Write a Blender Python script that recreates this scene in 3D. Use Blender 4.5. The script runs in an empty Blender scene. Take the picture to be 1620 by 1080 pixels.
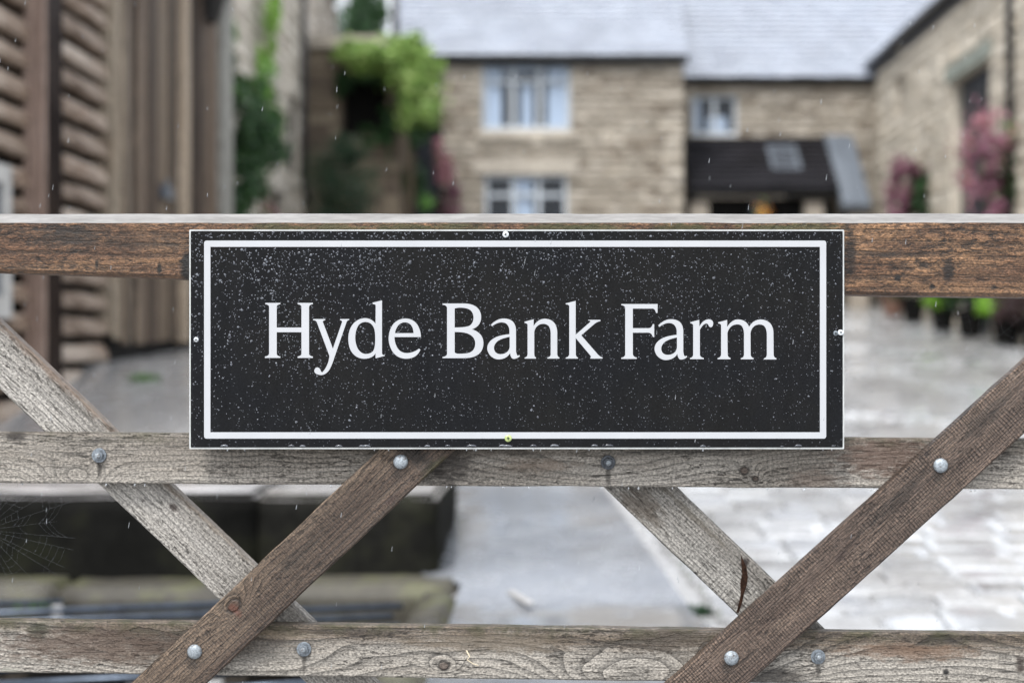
import bpy, bmesh, math, random
from mathutils import Vector, Matrix, noise as mnoise
from mathutils.geometry import tessellate_polygon

random.seed(11)
R = random.Random(5)
SC = bpy.context.scene
COL = SC.collection
rad = math.radians

# ------------------------------------------------------------------ camera, sky, sun, exposure
CAM_Z, FPX, VX, VY = 0.97, 2250.0, 880.0, 540.0
cam_d = bpy.data.cameras.new('camera')
cam = bpy.data.objects.new('camera', cam_d)
COL.objects.link(cam)
cam.location = (0, 0, CAM_Z)
cam.rotation_euler = (rad(90), 0, 0)
cam_d.sensor_width = 36.0
cam_d.lens = 50.0
cam_d.shift_x = -(VX - 810) / 1620.0
cam_d.clip_start = 0.05
cam_d.clip_end = 600
cam_d.dof.use_dof = True
cam_d.dof.focus_distance = 1.955
cam_d.dof.aperture_fstop = 2.5
SC.camera = cam

SUN_DIR = Vector((-0.24, -0.50, 0.83)).normalized()      # towards the sun, veiled by cloud
world = bpy.data.worlds.new('World')
SC.world = world
world.use_nodes = True
wn = world.node_tree.nodes
wl = world.node_tree.links
wn.clear()
sky = wn.new('ShaderNodeTexSky')
sky.sky_type = 'NISHITA'
sky.sun_disc = False
sky.sun_elevation = math.asin(SUN_DIR.z)
sky.sun_rotation = math.atan2(SUN_DIR.x, SUN_DIR.y)
sky.air_density = 1.0
sky.dust_density = 4.0
sky.ozone_density = 1.0
hsv = wn.new('ShaderNodeHueSaturation')
hsv.inputs['Saturation'].default_value = 0.24           # cloud cover greys the blue
mixs = wn.new('ShaderNodeMixRGB')
mixs.inputs[0].default_value = 0.55
mixs.inputs[2].default_value = (8.8, 9.3, 10.1, 1)       # even overcast layer
bg = wn.new('ShaderNodeBackground')
bg.inputs[1].default_value = 0.115
wo = wn.new('ShaderNodeOutputWorld')
wl.new(sky.outputs[0], hsv.inputs['Color'])
wl.new(hsv.outputs[0], mixs.inputs[1])
wl.new(mixs.outputs[0], bg.inputs[0])
wl.new(bg.outputs[0], wo.inputs[0])

sun_d = bpy.data.lights.new('sun', 'SUN')
sun_d.energy = 1.5
sun_d.angle = rad(14)
sun_d.color = (1.0, 0.985, 0.965)
sun = bpy.data.objects.new('sun', sun_d)
COL.objects.link(sun)
sun.rotation_euler = SUN_DIR.to_track_quat('Z', 'Y').to_euler()
sun.location = (0, 0, 20)

SC.view_settings.view_transform = 'Standard'
SC.view_settings.look = 'None'
SC.view_settings.exposure = 1.22
SC.view_settings.gamma = 1.0
SC.view_settings.use_curve_mapping = False
SC.render.engine = 'CYCLES'
SC.cycles.use_denoising = True
SC.cycles.max_bounces = 8
SC.cycles.transparent_max_bounces = 12
SC.cycles.sample_clamp_indirect = 6


def W(px, py, Y):
    """a place in the yard from its bearing, at distance Y"""
    return Vector(((px - VX) / FPX * Y, Y, CAM_Z - (py - VY) / FPX * Y))


# ------------------------------------------------------------------ object helpers
def obj(name, me, mat=None, parent=None, loc=(0, 0, 0), rot=(0, 0, 0), label=None, cat=None, group=None, kind=None):
    o = bpy.data.objects.new(name, me)
    COL.objects.link(o)
    o.location = loc
    o.rotation_euler = rot
    if parent is not None:
        o.parent = parent
    if mat is not None and me is not None:
        ms = mat if isinstance(mat, (list, tuple)) else [mat]
        if len(me.materials) == 0:
            for m in ms:
                me.materials.append(m)
    if label: o['label'] = label
    if cat: o['category'] = cat
    if group: o['group'] = group
    if kind: o['kind'] = kind
    return o


def empty(name, loc, label, cat, group=None, rot=(0, 0, 0)):
    o = obj(name, None, None, None, loc, rot, label, cat, group)
    o.empty_display_size = 0.1
    return o


class MB:
    """collects shapes into one mesh"""
    def __init__(self):
        self.v, self.f, self.mi = [], [], []
    def add(self, vs, fs, mi=0):
        b = len(self.v)
        self.v += [tuple(p) for p in vs]
        self.f += [tuple(b + i for i in f) for f in fs]
        self.mi += [mi] * len(fs)
    def box(self, x0, x1, y0, y1, z0, z1, mi=0):
        vs = [(x, y, z) for z in (z0, z1) for y in (y0, y1) for x in (x0, x1)]
        self.add(vs, [(0, 2, 3, 1), (4, 5, 7, 6), (0, 1, 5, 4), (2, 6, 7, 3), (0, 4, 6, 2), (1, 3, 7, 5)], mi)
    def prism(self, ring_a, ring_b, mi=0):
        n = len(ring_a)
        fs = [(i, (i + 1) % n, n + (i + 1) % n, n + i) for i in range(n)]
        fs += [tuple(reversed(range(n))), tuple(range(n, 2 * n))]
        self.add(list(ring_a) + list(ring_b), fs, mi)
    def tube(self, pts, r, n=6, mi=0, r1=None):
        rings = []
        P = [Vector(p) for p in pts]
        for i, p in enumerate(P):
            d = (P[min(i + 1, len(P) - 1)] - P[max(i - 1, 0)]).normalized()
            a = d.orthogonal().normalized()
            if abs(d.z) < 0.9:
                a = d.cross(Vector((0, 0, 1))).normalized()
            b = d.cross(a)
            rr = r if r1 is None else r + (r1 - r) * i / max(1, len(P) - 1)
            rings.append([p + (a * math.cos(t) + b * math.sin(t)) * rr for t in [2 * math.pi * k / n for k in range(n)]])
        vs = [q for g in rings for q in g]
        fs = []
        for i in range(len(P) - 1):
            for k in range(n):
                fs.append((i * n + k, i * n + (k + 1) % n, (i + 1) * n + (k + 1) % n, (i + 1) * n + k))
        fs.append(tuple(reversed(range(n))))
        fs.append(tuple(range((len(P) - 1) * n, len(P) * n)))
        self.add(vs, fs, mi)
    def mesh(self, name, smooth=False, fix=True):
        me = bpy.data.meshes.new(name)
        me.from_pydata(self.v, [], self.f)
        if any(self.mi):
            me.polygons.foreach_set('material_index', self.mi)
        if fix:
            bm = bmesh.new(); bm.from_mesh(me)
            bmesh.ops.recalc_face_normals(bm, faces=bm.faces)
            bm.to_mesh(me); bm.free()
        if smooth:
            me.polygons.foreach_set('use_smooth', [True] * len(me.polygons))
        me.update()
        return me


# ------------------------------------------------------------------ material helpers
class NT:
    def __init__(self, name):
        self.m = bpy.data.materials.new(name)
        self.m.use_nodes = True
        self.t = self.m.node_tree
        self.t.nodes.clear()
        self.out = self.t.nodes.new('ShaderNodeOutputMaterial')
        self.b = self.t.nodes.new('ShaderNodeBsdfPrincipled')
        self.t.links.new(self.b.outputs[0], self.out.inputs[0])
    def n(self, kind, **kw):
        nd = self.t.nodes.new('ShaderNode' + kind)
        for k, v in kw.items():
            setattr(nd, k, v)
        return nd
    def link(self, a, b):
        self.t.links.new(a, b)
    def setin(self, s, v):
        if isinstance(v, bpy.types.NodeSocket):
            self.link(v, s)
        elif isinstance(v, (tuple, list)) and len(v) == 3 and s.type == 'RGBA':
            s.default_value = (*v, 1)
        else:
            s.default_value = v
    def math(self, op, a, b=None, c=None, clamp=False):
        nd = self.n('Math', operation=op, use_clamp=clamp)
        self.setin(nd.inputs[0], a)
        if b is not None: self.setin(nd.inputs[1], b)
        if c is not None: self.setin(nd.inputs[2], c)
        return nd.outputs[0]
    def noise(self, vec, scale=1.0, detail=4.0, rough=0.55, dist=0.0):
        nd = self.n('TexNoise')
        if vec is not None: self.link(vec, nd.inputs['Vector'])
        nd.inputs['Scale'].default_value = scale
        nd.inputs['Detail'].default_value = detail
        nd.inputs['Roughness'].default_value = rough
        nd.inputs['Distortion'].default_value = dist
        return nd.outputs[0]
    def mapping(self, vec, scale=(1, 1, 1), loc=(0, 0, 0), rot=(0, 0, 0)):
        nd = self.n('Mapping')
        self.link(vec, nd.inputs['Vector'])
        nd.inputs['Scale'].default_value = scale
        nd.inputs['Location'].default_value = loc
        nd.inputs['Rotation'].default_value = rot
        return nd.outputs[0]
    def coords(self, which='Object'):
        return self.n('TexCoord').outputs[which]
    def ss(self, v, lo, hi, a=0.0, b=1.0):
        nd = self.n('MapRange', interpolation_type='SMOOTHSTEP')
        self.setin(nd.inputs['Value'], v)
        nd.inputs['From Min'].default_value = lo
        nd.inputs['From Max'].default_value = hi
        nd.inputs['To Min'].default_value = a
        nd.inputs['To Max'].default_value = b
        return nd.outputs[0]
    def mix(self, fac, a, b, mode='MIX'):
        nd = self.n('MixRGB', blend_type=mode)
        self.setin(nd.inputs[0], fac)
        self.setin(nd.inputs[1], a)
        self.setin(nd.inputs[2], b)
        return nd.outputs[0]
    def mul(self, col, val):
        """scale a colour by a value socket"""
        nd = self.n('VectorMath', operation='SCALE')
        self.setin(nd.inputs[0], col)
        self.setin(nd.inputs['Scale'], val)
        return nd.outputs[0]
    def rgb(self, c):
        nd = self.n('RGB'); nd.outputs[0].default_value = (*c, 1)
        return nd.outputs[0]
    def bump(self, h, strength=0.5, dist=0.002):
        nd = self.n('Bump')
        nd.inputs['Strength'].default_value = strength
        nd.inputs['Distance'].default_value = dist
        self.link(h, nd.inputs['Height'])
        self.link(nd.outputs[0], self.b.inputs['Normal'])
    def base(self, c): self.setin(self.b.inputs['Base Color'], c)
    def rough(self, v): self.setin(self.b.inputs['Roughness'], v)
    def spec(self, v): self.setin(self.b.inputs['Specular IOR Level'], v)


def simple(name, col, rough=0.6, spec=0.5, metal=0.0, var=0.25, scale=12.0, bump=0.0):
    t = NT(name)
    n = t.noise(t.coords('Object'), scale, 5)
    t.base(t.mul(t.rgb(col), t.ss(n, 0.25, 0.75, 1 - var, 1 + var)))
    t.rough(rough); t.spec(spec)
    t.b.inputs['Metallic'].default_value = metal
    if bump:
        t.bump(n, 0.6, bump)
    return t.m


def wood(name, pale, brown, dark, off=0.0, mixbias=0.5, zgrad=0.0, ring=55.0, ring_amt=0.45, warp=0.03,
         saw=0.0, sawf=230.0, along=0.0, fib=0.35, checks=0.5, moss_top=0.0, knots=(), bumps=(), spots=(), bumpd=0.0016,
         fuzz=0.0, half=0.037, rough=0.58, mixscale=(2.2, 2.2, 14.0), gain=1.0):
    """weathered sawn softwood; grain along local x, width along local z"""
    t = NT(name)
    co = t.coords('Object')
    co = t.mapping(co, (1, 1, 1), (off, off * 0.37, 0))
    raw = t.coords('Object')
    sx = t.n('SeparateXYZ'); t.link(raw, sx.inputs[0])
    x, y, z = sx.outputs
    # growth-ring field
    wv = t.noise(t.mapping(co, (2.0, 3.0, 5.0)), 1.0, 3)
    wv2 = t.noise(t.mapping(co, (14.0, 20.0, 40.0)), 1.0, 3)
    f = t.math('ADD', z, t.math('MULTIPLY', t.math('SUBTRACT', wv, 0.5), warp * 4))
    f = t.math('ADD', f, t.math('MULTIPLY', t.math('SUBTRACT', wv2, 0.5), 0.0032))
    f = t.math('ADD', f, t.math('MULTIPLY', y, 0.6))
    def gauss(cx, cz, sxx, szz):
        dx = t.math('MULTIPLY', t.math('SUBTRACT', x, cx), 1.0 / sxx)
        dz = t.math('MULTIPLY', t.math('SUBTRACT', z, cz), 1.0 / szz)
        r2 = t.math('ADD', t.math('MULTIPLY', dx, dx), t.math('MULTIPLY', dz, dz))
        return t.math('EXPONENT', t.math('MULTIPLY', r2, -1.0)), r2
    for (cx, cz, sxx, szz, amp) in bumps:
        g, _ = gauss(cx, cz, sxx, szz)
        f = t.math('ADD', f, t.math('MULTIPLY', g, amp))
    for (cx, cz, rr) in knots:
        g, _ = gauss(cx, cz, rr * 3.2, rr * 1.7)
        f = t.math('ADD', f, t.math('MULTIPLY', g, rr * 3.2))
    fr = t.math('FRACT', t.math('MULTIPLY', f, ring))
    late = t.math('POWER', fr, 2.6)
    late = t.math('MULTIPLY', late, t.ss(fr, 0.97, 1.0, 1.0, 0.0))
    fine = t.noise(t.mapping(co, (9.0, 60.0, 420.0)), 1.0, 4, 0.65)
    fine2 = t.noise(t.mapping(co, (45.0, 120.0, 600.0)), 1.0, 3, 0.6)
    grit = t.noise(t.mapping(co, (260.0, 300.0, 420.0)), 1.0, 2, 0.6)
    big = t.noise(t.mapping(co, mixscale), 1.0, 4, 0.6, 0.4)
    fac = t.math('ADD', big, mixbias - 0.5)
    if zgrad:
        fac = t.math('ADD', fac, t.math('MULTIPLY', z, zgrad / half))
    fac = t.math('ADD', fac, t.math('MULTIPLY', t.math('SUBTRACT', fine, 0.5), 0.35))
    fac = t.ss(fac, 0.36, 0.64)
    col = t.mix(fac, pale, brown)
    col = t.mul(col, t.math('SUBTRACT', 1.0, t.math('MULTIPLY', late, ring_amt)))
    col = t.mul(col, t.ss(fine, 0.2, 0.8, 1 - fib, 1 + fib))
    col = t.mul(col, t.ss(grit, 0.28, 0.72, 0.62, 1.32))
    fleck = t.noise(t.mapping(co, (75.0, 120.0, 260.0)), 1.0, 3, 0.7)
    flm = t.noise(t.mapping(co, (9.0, 9.0, 24.0)), 1.0, 4, 0.6)
    flk = t.math('MULTIPLY', t.ss(fleck, 0.56, 0.66), t.ss(flm, 0.35, 0.65, 0.15, 0.75))
    col = t.mix(flk, col, (dark[0] * 1.6, dark[1] * 1.6, dark[2] * 1.6))
    h = t.math('MULTIPLY', late, -0.5)
    h = t.math('ADD', h, t.math('MULTIPLY', fine, 0.8))
    h = t.math('ADD', h, t.math('MULTIPLY', grit, 0.8))
    h = t.math('ADD', h, t.math('MULTIPLY', flk, -1.2))
    if saw:
        jit = t.noise(t.mapping(co, (30.0, 1.0, 6.0)), 1.0, 3)
        s = t.math('SINE', t.math('MULTIPLY', t.math('ADD', x, t.math('MULTIPLY', jit, 0.022)), sawf * 2 * math.pi / 1.0))
        amp = t.ss(t.noise(t.mapping(co, (11, 7, 40)), 1.0, 4, 0.6), 0.38, 0.66, 0.1, 1.0)
        s = t.math('MULTIPLY', t.ss(s, 0.1, 1.0), amp)
        col = t.mul(col, t.math('SUBTRACT', 1.0, t.math('MULTIPLY', s, saw)))
        h = t.math('ADD', h, t.math('MULTIPLY', s, -1.0 * saw * 2))
    if along:
        j2 = t.noise(t.mapping(co, (3.0, 1.0, 30.0)), 1.0, 2)
        s2 = t.math('SINE', t.math('MULTIPLY', t.math('ADD', z, t.math('MULTIPLY', j2, 0.012)), 235 * 2 * math.pi))
        s2 = t.ss(s2, 0.2, 1.0)
        col = t.mul(col, t.math('SUBTRACT', 1.0, t.math('MULTIPLY', s2, along)))
        h = t.math('ADD', h, t.math('MULTIPLY', s2, -along))
    if checks:
        ck = t.noise(t.mapping(co, (26.0, 80.0, 330.0)), 1.0, 3, 0.6)
        ckm = t.noise(t.mapping(co, (5.0, 5.0, 22.0)), 1.0, 3)
        cm = t.math('MULTIPLY', t.ss(ck, 0.60, 0.70), t.ss(ckm, 0.42, 0.62))
        col = t.mix(t.math('MULTIPLY', cm, checks), col, dark)
        h = t.math('ADD', h, t.math('MULTIPLY', cm, -1.6))
    if fuzz:
        fz = t.noise(t.mapping(co, (70.0, 200.0, 190.0), rot=(0, 0.5, 0)), 1.0, 4, 0.7, 0.8)
        fzm = t.noise(t.mapping(co, (6.0, 6.0, 18.0)), 1.0, 4)
        col = t.mix(t.math('MULTIPLY', t.ss(fz, 0.45, 0.62), t.ss(fzm, 0.36, 0.66, 0.25 * fuzz, fuzz)), col, dark)
        col = t.mul(col, t.ss(fz, 0.3, 0.5, 1.25, 1.0))
        h = t.math('ADD', h, t.math('MULTIPLY', fz, -1.6))
    for (cx, cz, rr) in knots:
        wob = t.math('ADD', 0.75, t.math('MULTIPLY', t.noise(t.mapping(co, (60, 60, 60)), 1.0, 3), 0.5))
        _, r2 = gauss(cx, cz, rr, rr * 0.8)
        rr_ = t.math('MULTIPLY', t.math('SQRT', r2), wob)
        core = t.ss(rr_, 0.75, 1.15, 1.0, 0.0)
        rim = t.math('MULTIPLY', t.ss(rr_, 0.7, 1.0), t.ss(rr_, 1.0, 1.5, 1.0, 0.0))
        col = t.mix(t.math('MULTIPLY', core, 0.6), col, (dark[0] * 4.0, dark[1] * 3.0, dark[2] * 2.6))
        col = t.mix(t.math('MULTIPLY', rim, t.ss(fine2, 0.3, 0.7, 0.45, 0.85)), col, dark)
        h = t.math('ADD', h, t.math('MULTIPLY', rim, -1.2))
    for (cx, cz, sxx, szz, c, amt) in spots:          # stains, algae and nail marks with a shape of their own
        g, r2 = gauss(cx, cz, sxx, szz)
        nn = t.noise(t.mapping(co, (55, 70, 160)), 1.0, 6, 0.7)
        m = t.ss(t.math('ADD', g, t.math('MULTIPLY', t.math('SUBTRACT', nn, 0.5), 1.7)), 0.35, 0.95, 0.0, amt)
        col = t.mix(m, col, c)
    if moss_top:
        nn = t.noise(t.mapping(co, (30, 30, 50)), 1.0, 5, 0.7)
        m = t.math('MULTIPLY', t.ss(z, half * 0.35, half * 1.02), t.ss(nn, 0.42, 0.66, 0.0, moss_top))
        col = t.mix(m, col, (0.085, 0.082, 0.035))
    gm = t.n('Gamma'); t.link(col, gm.inputs[0]); gm.inputs[1].default_value = 1.42
    t.base(t.mul(gm.outputs[0], gain * 1.22))
    t.rough(t.ss(big, 0.3, 0.7, rough - 0.12, rough + 0.1))
    t.spec(0.42)
    t.bump(h, 1.0, bumpd)
    return t.m


def leaf_mat(name, c1, c2, c3=None):
    t = NT(name)
    rnd = t.n('NewGeometry').outputs['Random Per Island']
    col = t.mix(rnd, c1, c2)
    if c3:
        col = t.mix(t.ss(rnd, 0.8, 0.95), col, c3)
    t.base(col); t.rough(0.42); t.spec(0.5)
    tr = t.n('BsdfTranslucent')
    t.link(t.mul(col, 1.3), tr.inputs['Color'])
    mx = t.n('MixShader'); mx.inputs[0].default_value = 0.3
    t.link(t.b.outputs[0], mx.inputs[1]); t.link(tr.outputs[0], mx.inputs[2])
    t.link(mx.outputs[0], t.out.inputs[0])
    return t.m


def stone_mat(name, a, b, c, moss=0.0, wet=0.0, scale=9.0, rnd_amt=1.0):
    t = NT(name)
    co = t.coords('Object')
    oi = t.n('ObjectInfo').outputs['Random']
    isl = t.n('NewGeometry').outputs['Random Per Island']
    rr = t.math('FRACT', t.math('ADD', oi, isl))
    pos = t.n('NewGeometry').outputs['Position']
    n1 = t.noise(t.mapping(pos, (1, 1, 1)), scale, 5, 0.62)
    n2 = t.noise(t.mapping(pos, (1, 1, 1)), scale * 6, 3, 0.6)
    n0 = t.noise(t.mapping(pos, (1, 1, 0.6)), 0.9, 3)
    col = t.mix(t.ss(rr, 0.1, 0.9), a, b)
    col = t.mix(t.ss(t.math('FRACT', t.math('MULTIPLY', rr, 7.31)), 0.72, 0.9), col, c)
    col = t.mul(col, t.ss(n1, 0.25, 0.75, 0.72, 1.22))
    col = t.mul(col, t.ss(n2, 0.25, 0.75, 0.85, 1.15))
    col = t.mul(col, t.ss(n0, 0.3, 0.7, 0.86, 1.1))
    if moss:
        col = t.mix(t.ss(t.math('ADD', n1, t.math('MULTIPLY', n0, 0.3)), 0.62, 0.78, 0, moss), col, (0.10, 0.11, 0.03))
    t.base(col)
    t.rough(0.85 - wet * 0.5); t.spec(0.3 + wet * 0.3)
    t.bump(t.math('ADD', n1, t.math('MULTIPLY', n2, 0.4)), 0.7, 0.012)
    return t.m


def wet_mat(name, c1, c2, rough_lo=0.12, rough_hi=0.35, scale=1.4, coat=0.8, bump=0.004, grit=40.0, spots=None, pud=(0.42, 0.6)):
    """rain-soaked ground: film of water over stone or concrete, pooled in places"""
    t = NT(name)
    pos = t.n('NewGeometry').outputs['Position']
    isl = t.n('NewGeometry').outputs['Random Per Island']
    n0 = t.noise(pos, scale, 5, 0.6, 0.3)
    n1 = t.noise(pos, grit, 4, 0.6)
    n2 = t.noise(pos, 7.0, 4, 0.6)
    col = t.mix(t.ss(n0, 0.35, 0.65), c1, c2)
    col = t.mul(col, t.ss(n1, 0.2, 0.8, 0.75, 1.25))
    col = t.mul(col, t.ss(isl, 0.0, 1.0, 0.75, 1.2))
    t.base(col)
    pool = t.ss(t.math('ADD', n0, t.math('MULTIPLY', t.math('SUBTRACT', n2, 0.5), 0.4)), pud[0], pud[1])
    t.rough(t.ss(pool, 0, 1, rough_hi, rough_lo))
    t.spec(0.6)
    t.setin(t.b.inputs['Coat Weight'], t.ss(pool, 0, 1, coat * 0.3, coat))
    t.b.inputs['Coat Roughness'].default_value = rough_lo
    t.b.inputs['Coat IOR'].default_value = 1.5
    hh = t.math('ADD', t.math('MULTIPLY', n1, 0.25), t.math('MULTIPLY', n2, 1.0))
    t.bump(t.math('MULTIPLY', hh, t.ss(pool, 0, 1, 1.0, 0.35)), 0.5, bump)
    return t.m


def glass_mat(name, tint=(0.85, 0.89, 0.94), refl=0.015):
    t = NT(name)
    tr = t.n('BsdfTransparent'); tr.inputs[0].default_value = (*tint, 1)
    gl = t.n('BsdfGlossy'); gl.inputs['Roughness'].default_value = 0.03
    lw = t.n('LayerWeight'); lw.inputs['Blend'].default_value = 0.25
    fac = t.math('ADD', refl, t.math('MULTIPLY', lw.outputs['Fresnel'], 0.25), clamp=True)
    n = t.noise(t.coords('Object'), 3.0, 2)
    bp = t.n('Bump'); bp.inputs['Strength'].default_value = 0.08; bp.inputs['Distance'].default_value = 0.02
    t.link(n, bp.inputs['Height']); t.link(bp.outputs[0], gl.inputs['Normal'])
    mx = t.n('MixShader')
    t.link(fac, mx.inputs[0]); t.link(tr.outputs[0], mx.inputs[1]); t.link(gl.outputs[0], mx.inputs[2])
    t.link(mx.outputs[0], t.out.inputs[0])
    t.t.nodes.remove(t.b)
    return t.m


M = {}
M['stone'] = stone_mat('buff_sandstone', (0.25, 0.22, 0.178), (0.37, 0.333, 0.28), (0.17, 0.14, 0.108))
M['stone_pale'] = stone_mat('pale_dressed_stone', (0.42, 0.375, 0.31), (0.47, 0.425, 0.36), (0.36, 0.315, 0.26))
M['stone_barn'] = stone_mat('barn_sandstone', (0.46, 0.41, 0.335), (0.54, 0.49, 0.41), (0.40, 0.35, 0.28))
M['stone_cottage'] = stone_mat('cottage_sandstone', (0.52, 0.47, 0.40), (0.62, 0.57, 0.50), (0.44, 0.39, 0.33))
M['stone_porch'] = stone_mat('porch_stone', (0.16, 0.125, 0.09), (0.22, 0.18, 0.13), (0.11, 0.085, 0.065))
M['mortar'] = simple('lime_mortar', (0.27, 0.238, 0.193), 0.9, 0.2, var=0.3, scale=6)
M['mortar_pale'] = simple('pale_lime_mortar', (0.46, 0.41, 0.34), 0.9, 0.2, var=0.2, scale=6)
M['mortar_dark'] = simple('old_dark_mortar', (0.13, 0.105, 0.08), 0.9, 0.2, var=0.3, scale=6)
M['black_stone'] = stone_mat('algae_blackened_gritstone', (0.007, 0.007, 0.0063), (0.009, 0.0088, 0.0078), (0.02, 0.0192, 0.016), moss=0.04, wet=0.0, scale=4)
M['black_stone'].node_tree.nodes['Principled BSDF'].inputs['Specular IOR Level'].default_value = 0.05
M['slate'] = None
M['black_gutter'] = simple('black_cast_gutter', (0.012, 0.012, 0.013), 0.35, 0.5, var=0.2)
M['white_paint'] = simple('white_window_paint', (0.42, 0.455, 0.49), 0.45, 0.4, var=0.06, scale=5)
M['cream_paint'] = simple('weathered_cream_paint', (0.42, 0.41, 0.39), 0.6, 0.3, var=0.15, scale=6)
M['grey_paint'] = simple('grey_blue_window_paint', (0.30, 0.34, 0.39), 0.45, 0.4, var=0.08, scale=5)
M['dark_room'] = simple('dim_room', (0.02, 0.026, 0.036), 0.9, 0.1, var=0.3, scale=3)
M['curtain'] = simple('pale_net_curtain', (0.74, 0.755, 0.77), 0.9, 0.1, var=0.08, scale=8)
M['glass'] = glass_mat('window_glass')
M['dark_door'] = simple('navy_black_door', (0.016, 0.019, 0.026), 0.4, 0.4, var=0.2, scale=5)
M['lead'] = simple('wet_lead_sheet', (0.10, 0.115, 0.135), 0.3, 0.6, var=0.12, scale=4)
M['terracotta'] = simple('terracotta', (0.15, 0.085, 0.062), 0.75, 0.3, var=0.2, scale=14)
M['green_lintel'] = simple('green_stained_lintel', (0.20, 0.215, 0.185), 0.8, 0.3, var=0.25, scale=6)
M['soil'] = simple('dark_soil', (0.02, 0.016, 0.012), 0.95, 0.1)
M['bark'] = simple('bark', (0.06, 0.045, 0.03), 0.9, 0.2, var=0.4, scale=20)
M['tar'] = simple('tarred_plinth', (0.009, 0.0085, 0.008), 0.75, 0.1, var=0.3)

# wet slate
t = NT('wet_slate')
isl = t.n('NewGeometry').outputs['Random Per Island']
pos = t.n('NewGeometry').outputs['Position']
nn = t.noise(pos, 1.6, 4)
c = t.mix(isl, (0.235, 0.257, 0.305), (0.28, 0.302, 0.35))
c = t.mul(c, t.ss(nn, 0.3, 0.7, 0.84, 1.12))
t.base(c); t.rough(t.ss(nn, 0.3, 0.7, 0.2, 0.34)); t.spec(0.8)
t.b.inputs['Coat Weight'].default_value = 0.9
t.b.inputs['Coat Roughness'].default_value = 0.16
M['slate'] = t.m
t = NT('dark_wet_slate')
isl = t.n('NewGeometry').outputs['Random Per Island']
c = t.mix(isl, (0.009, 0.0085, 0.010), (0.017, 0.016, 0.019))
t.base(c); t.rough(0.5); t.spec(0.16)
M['slate_dark'] = t.m


# ------------------------------------------------------------------ the ground
def lerp_tab(tab, v):
    if v <= tab[0][0]: return tab[0][1]
    for (a, za), (b, zb) in zip(tab, tab[1:]):
        if v <= b:
            return za + (zb - za) * (v - a) / (b - a)
    return tab[-1][1]

LANE = [(-200, 0), (5, 0), (24, 1.71), (60, 2.6), (300, 6)]
LEFT = [(-200, 0), (5.98, 0), (6.45, 0.33), (9.3, 0.83), (14, 1.02), (20, 1.35), (24, 1.71), (60, 2.6), (300, 6)]
PIT = (-2.75, -0.37, 3.88, 5.28)

def gz(x, y):
    a = lerp_tab(LANE, y)
    b = lerp_tab(LEFT, y)
    w = min(1.0, max(0.0, (-0.55 - x) / 0.5))
    w = w * w * (3 - 2 * w)
    return a + (b - a) * w

def ground_mesh():
    xs = [-220, -120, -60, -30, -16, -10, -8] + [-6 + 0.15 * i for i in range(81)] + [8, 10, 16, 30, 60, 120, 220]
    ys = [-120, -60, -25, -10, -4, -1, 1] + [2 + 0.12 * i for i in range(180)] + [25, 28, 34, 45, 60, 90, 140, 220, 300]
    for e in (PIT[0], PIT[1]):
        xs += [e - 0.004, e + 0.004]
    for e in (PIT[2], PIT[3]):
        ys += [e - 0.004, e + 0.004]
    xs = sorted(set(round(v, 4) for v in xs)); ys = sorted(set(round(v, 4) for v in ys))
    mb = MB()
    vs = []
    for y in ys:
        for x in xs:
            z = gz(x, y)
            if PIT[0] < x < PIT[1] and PIT[2] < y < PIT[3]:
                z = -0.34
            elif abs(x) < 7 and 1 < y < 25:
                z += (mnoise.noise(Vector((x * 0.9, y * 0.9, 3.3))) * 0.009)
            vs.append((x, y, z))
    n = len(xs)
    fs = [(j * n + i, j * n + i + 1, (j + 1) * n + i + 1, (j + 1) * n + i) for j in range(len(ys) - 1) for i in range(n - 1)]
    mb.add(vs, fs)
    return mb.mesh('ground', smooth=True, fix=False)

M['yard'] = wet_mat('wet_trodden_yard', (0.24, 0.235, 0.23), (0.36, 0.36, 0.36), 0.18, 0.42, 0.8, coat=1.0, bump=0.006)
M['concrete'] = wet_mat('wet_concrete', (0.055, 0.06, 0.07), (0.25, 0.26, 0.275), 0.10, 0.34, 0.6, coat=1.0, bump=0.003, pud=(0.40, 0.62))
M['setts'] = wet_mat('wet_stone_setts', (0.19, 0.184, 0.178), (0.44, 0.45, 0.46), 0.13, 0.32, 0.7, coat=1.0, pud=(0.38, 0.58), bump=0.006)
obj('ground', ground_mesh(), M['yard'], kind='structure')

def sheet(x0f, x1f, y0, y1, ny, nx, dz):
    mb = MB(); vs = []
    for j in range(ny + 1):
        y = y0 + (y1 - y0) * j / ny
        a, b = x0f(y), x1f(y)
        for i in range(nx + 1):
            x = a + (b - a) * i / nx
            vs.append((x, y, gz(x, y) + dz + mnoise.noise(Vector((x * 1.3, y * 1.3, 9.1))) * 0.008))
    n = nx + 1
    mb.add(vs, [(j * n + i, j * n + i + 1, (j + 1) * n + i + 1, (j + 1) * n + i) for j in range(ny) for i in range(nx)])
    return mb.mesh('sheet', smooth=True, fix=False)

def lane_edge(y):
    return 0.52 - 0.105 * (y - 4.85) if y < 10 else 0.0
obj('lane', sheet(lambda y: -0.36 if y < 5.45 else -0.52, lambda y: lane_edge(y) - 0.03, 1.0, 21.5, 160, 8, 0.028), M['concrete'], kind='structure')

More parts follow.
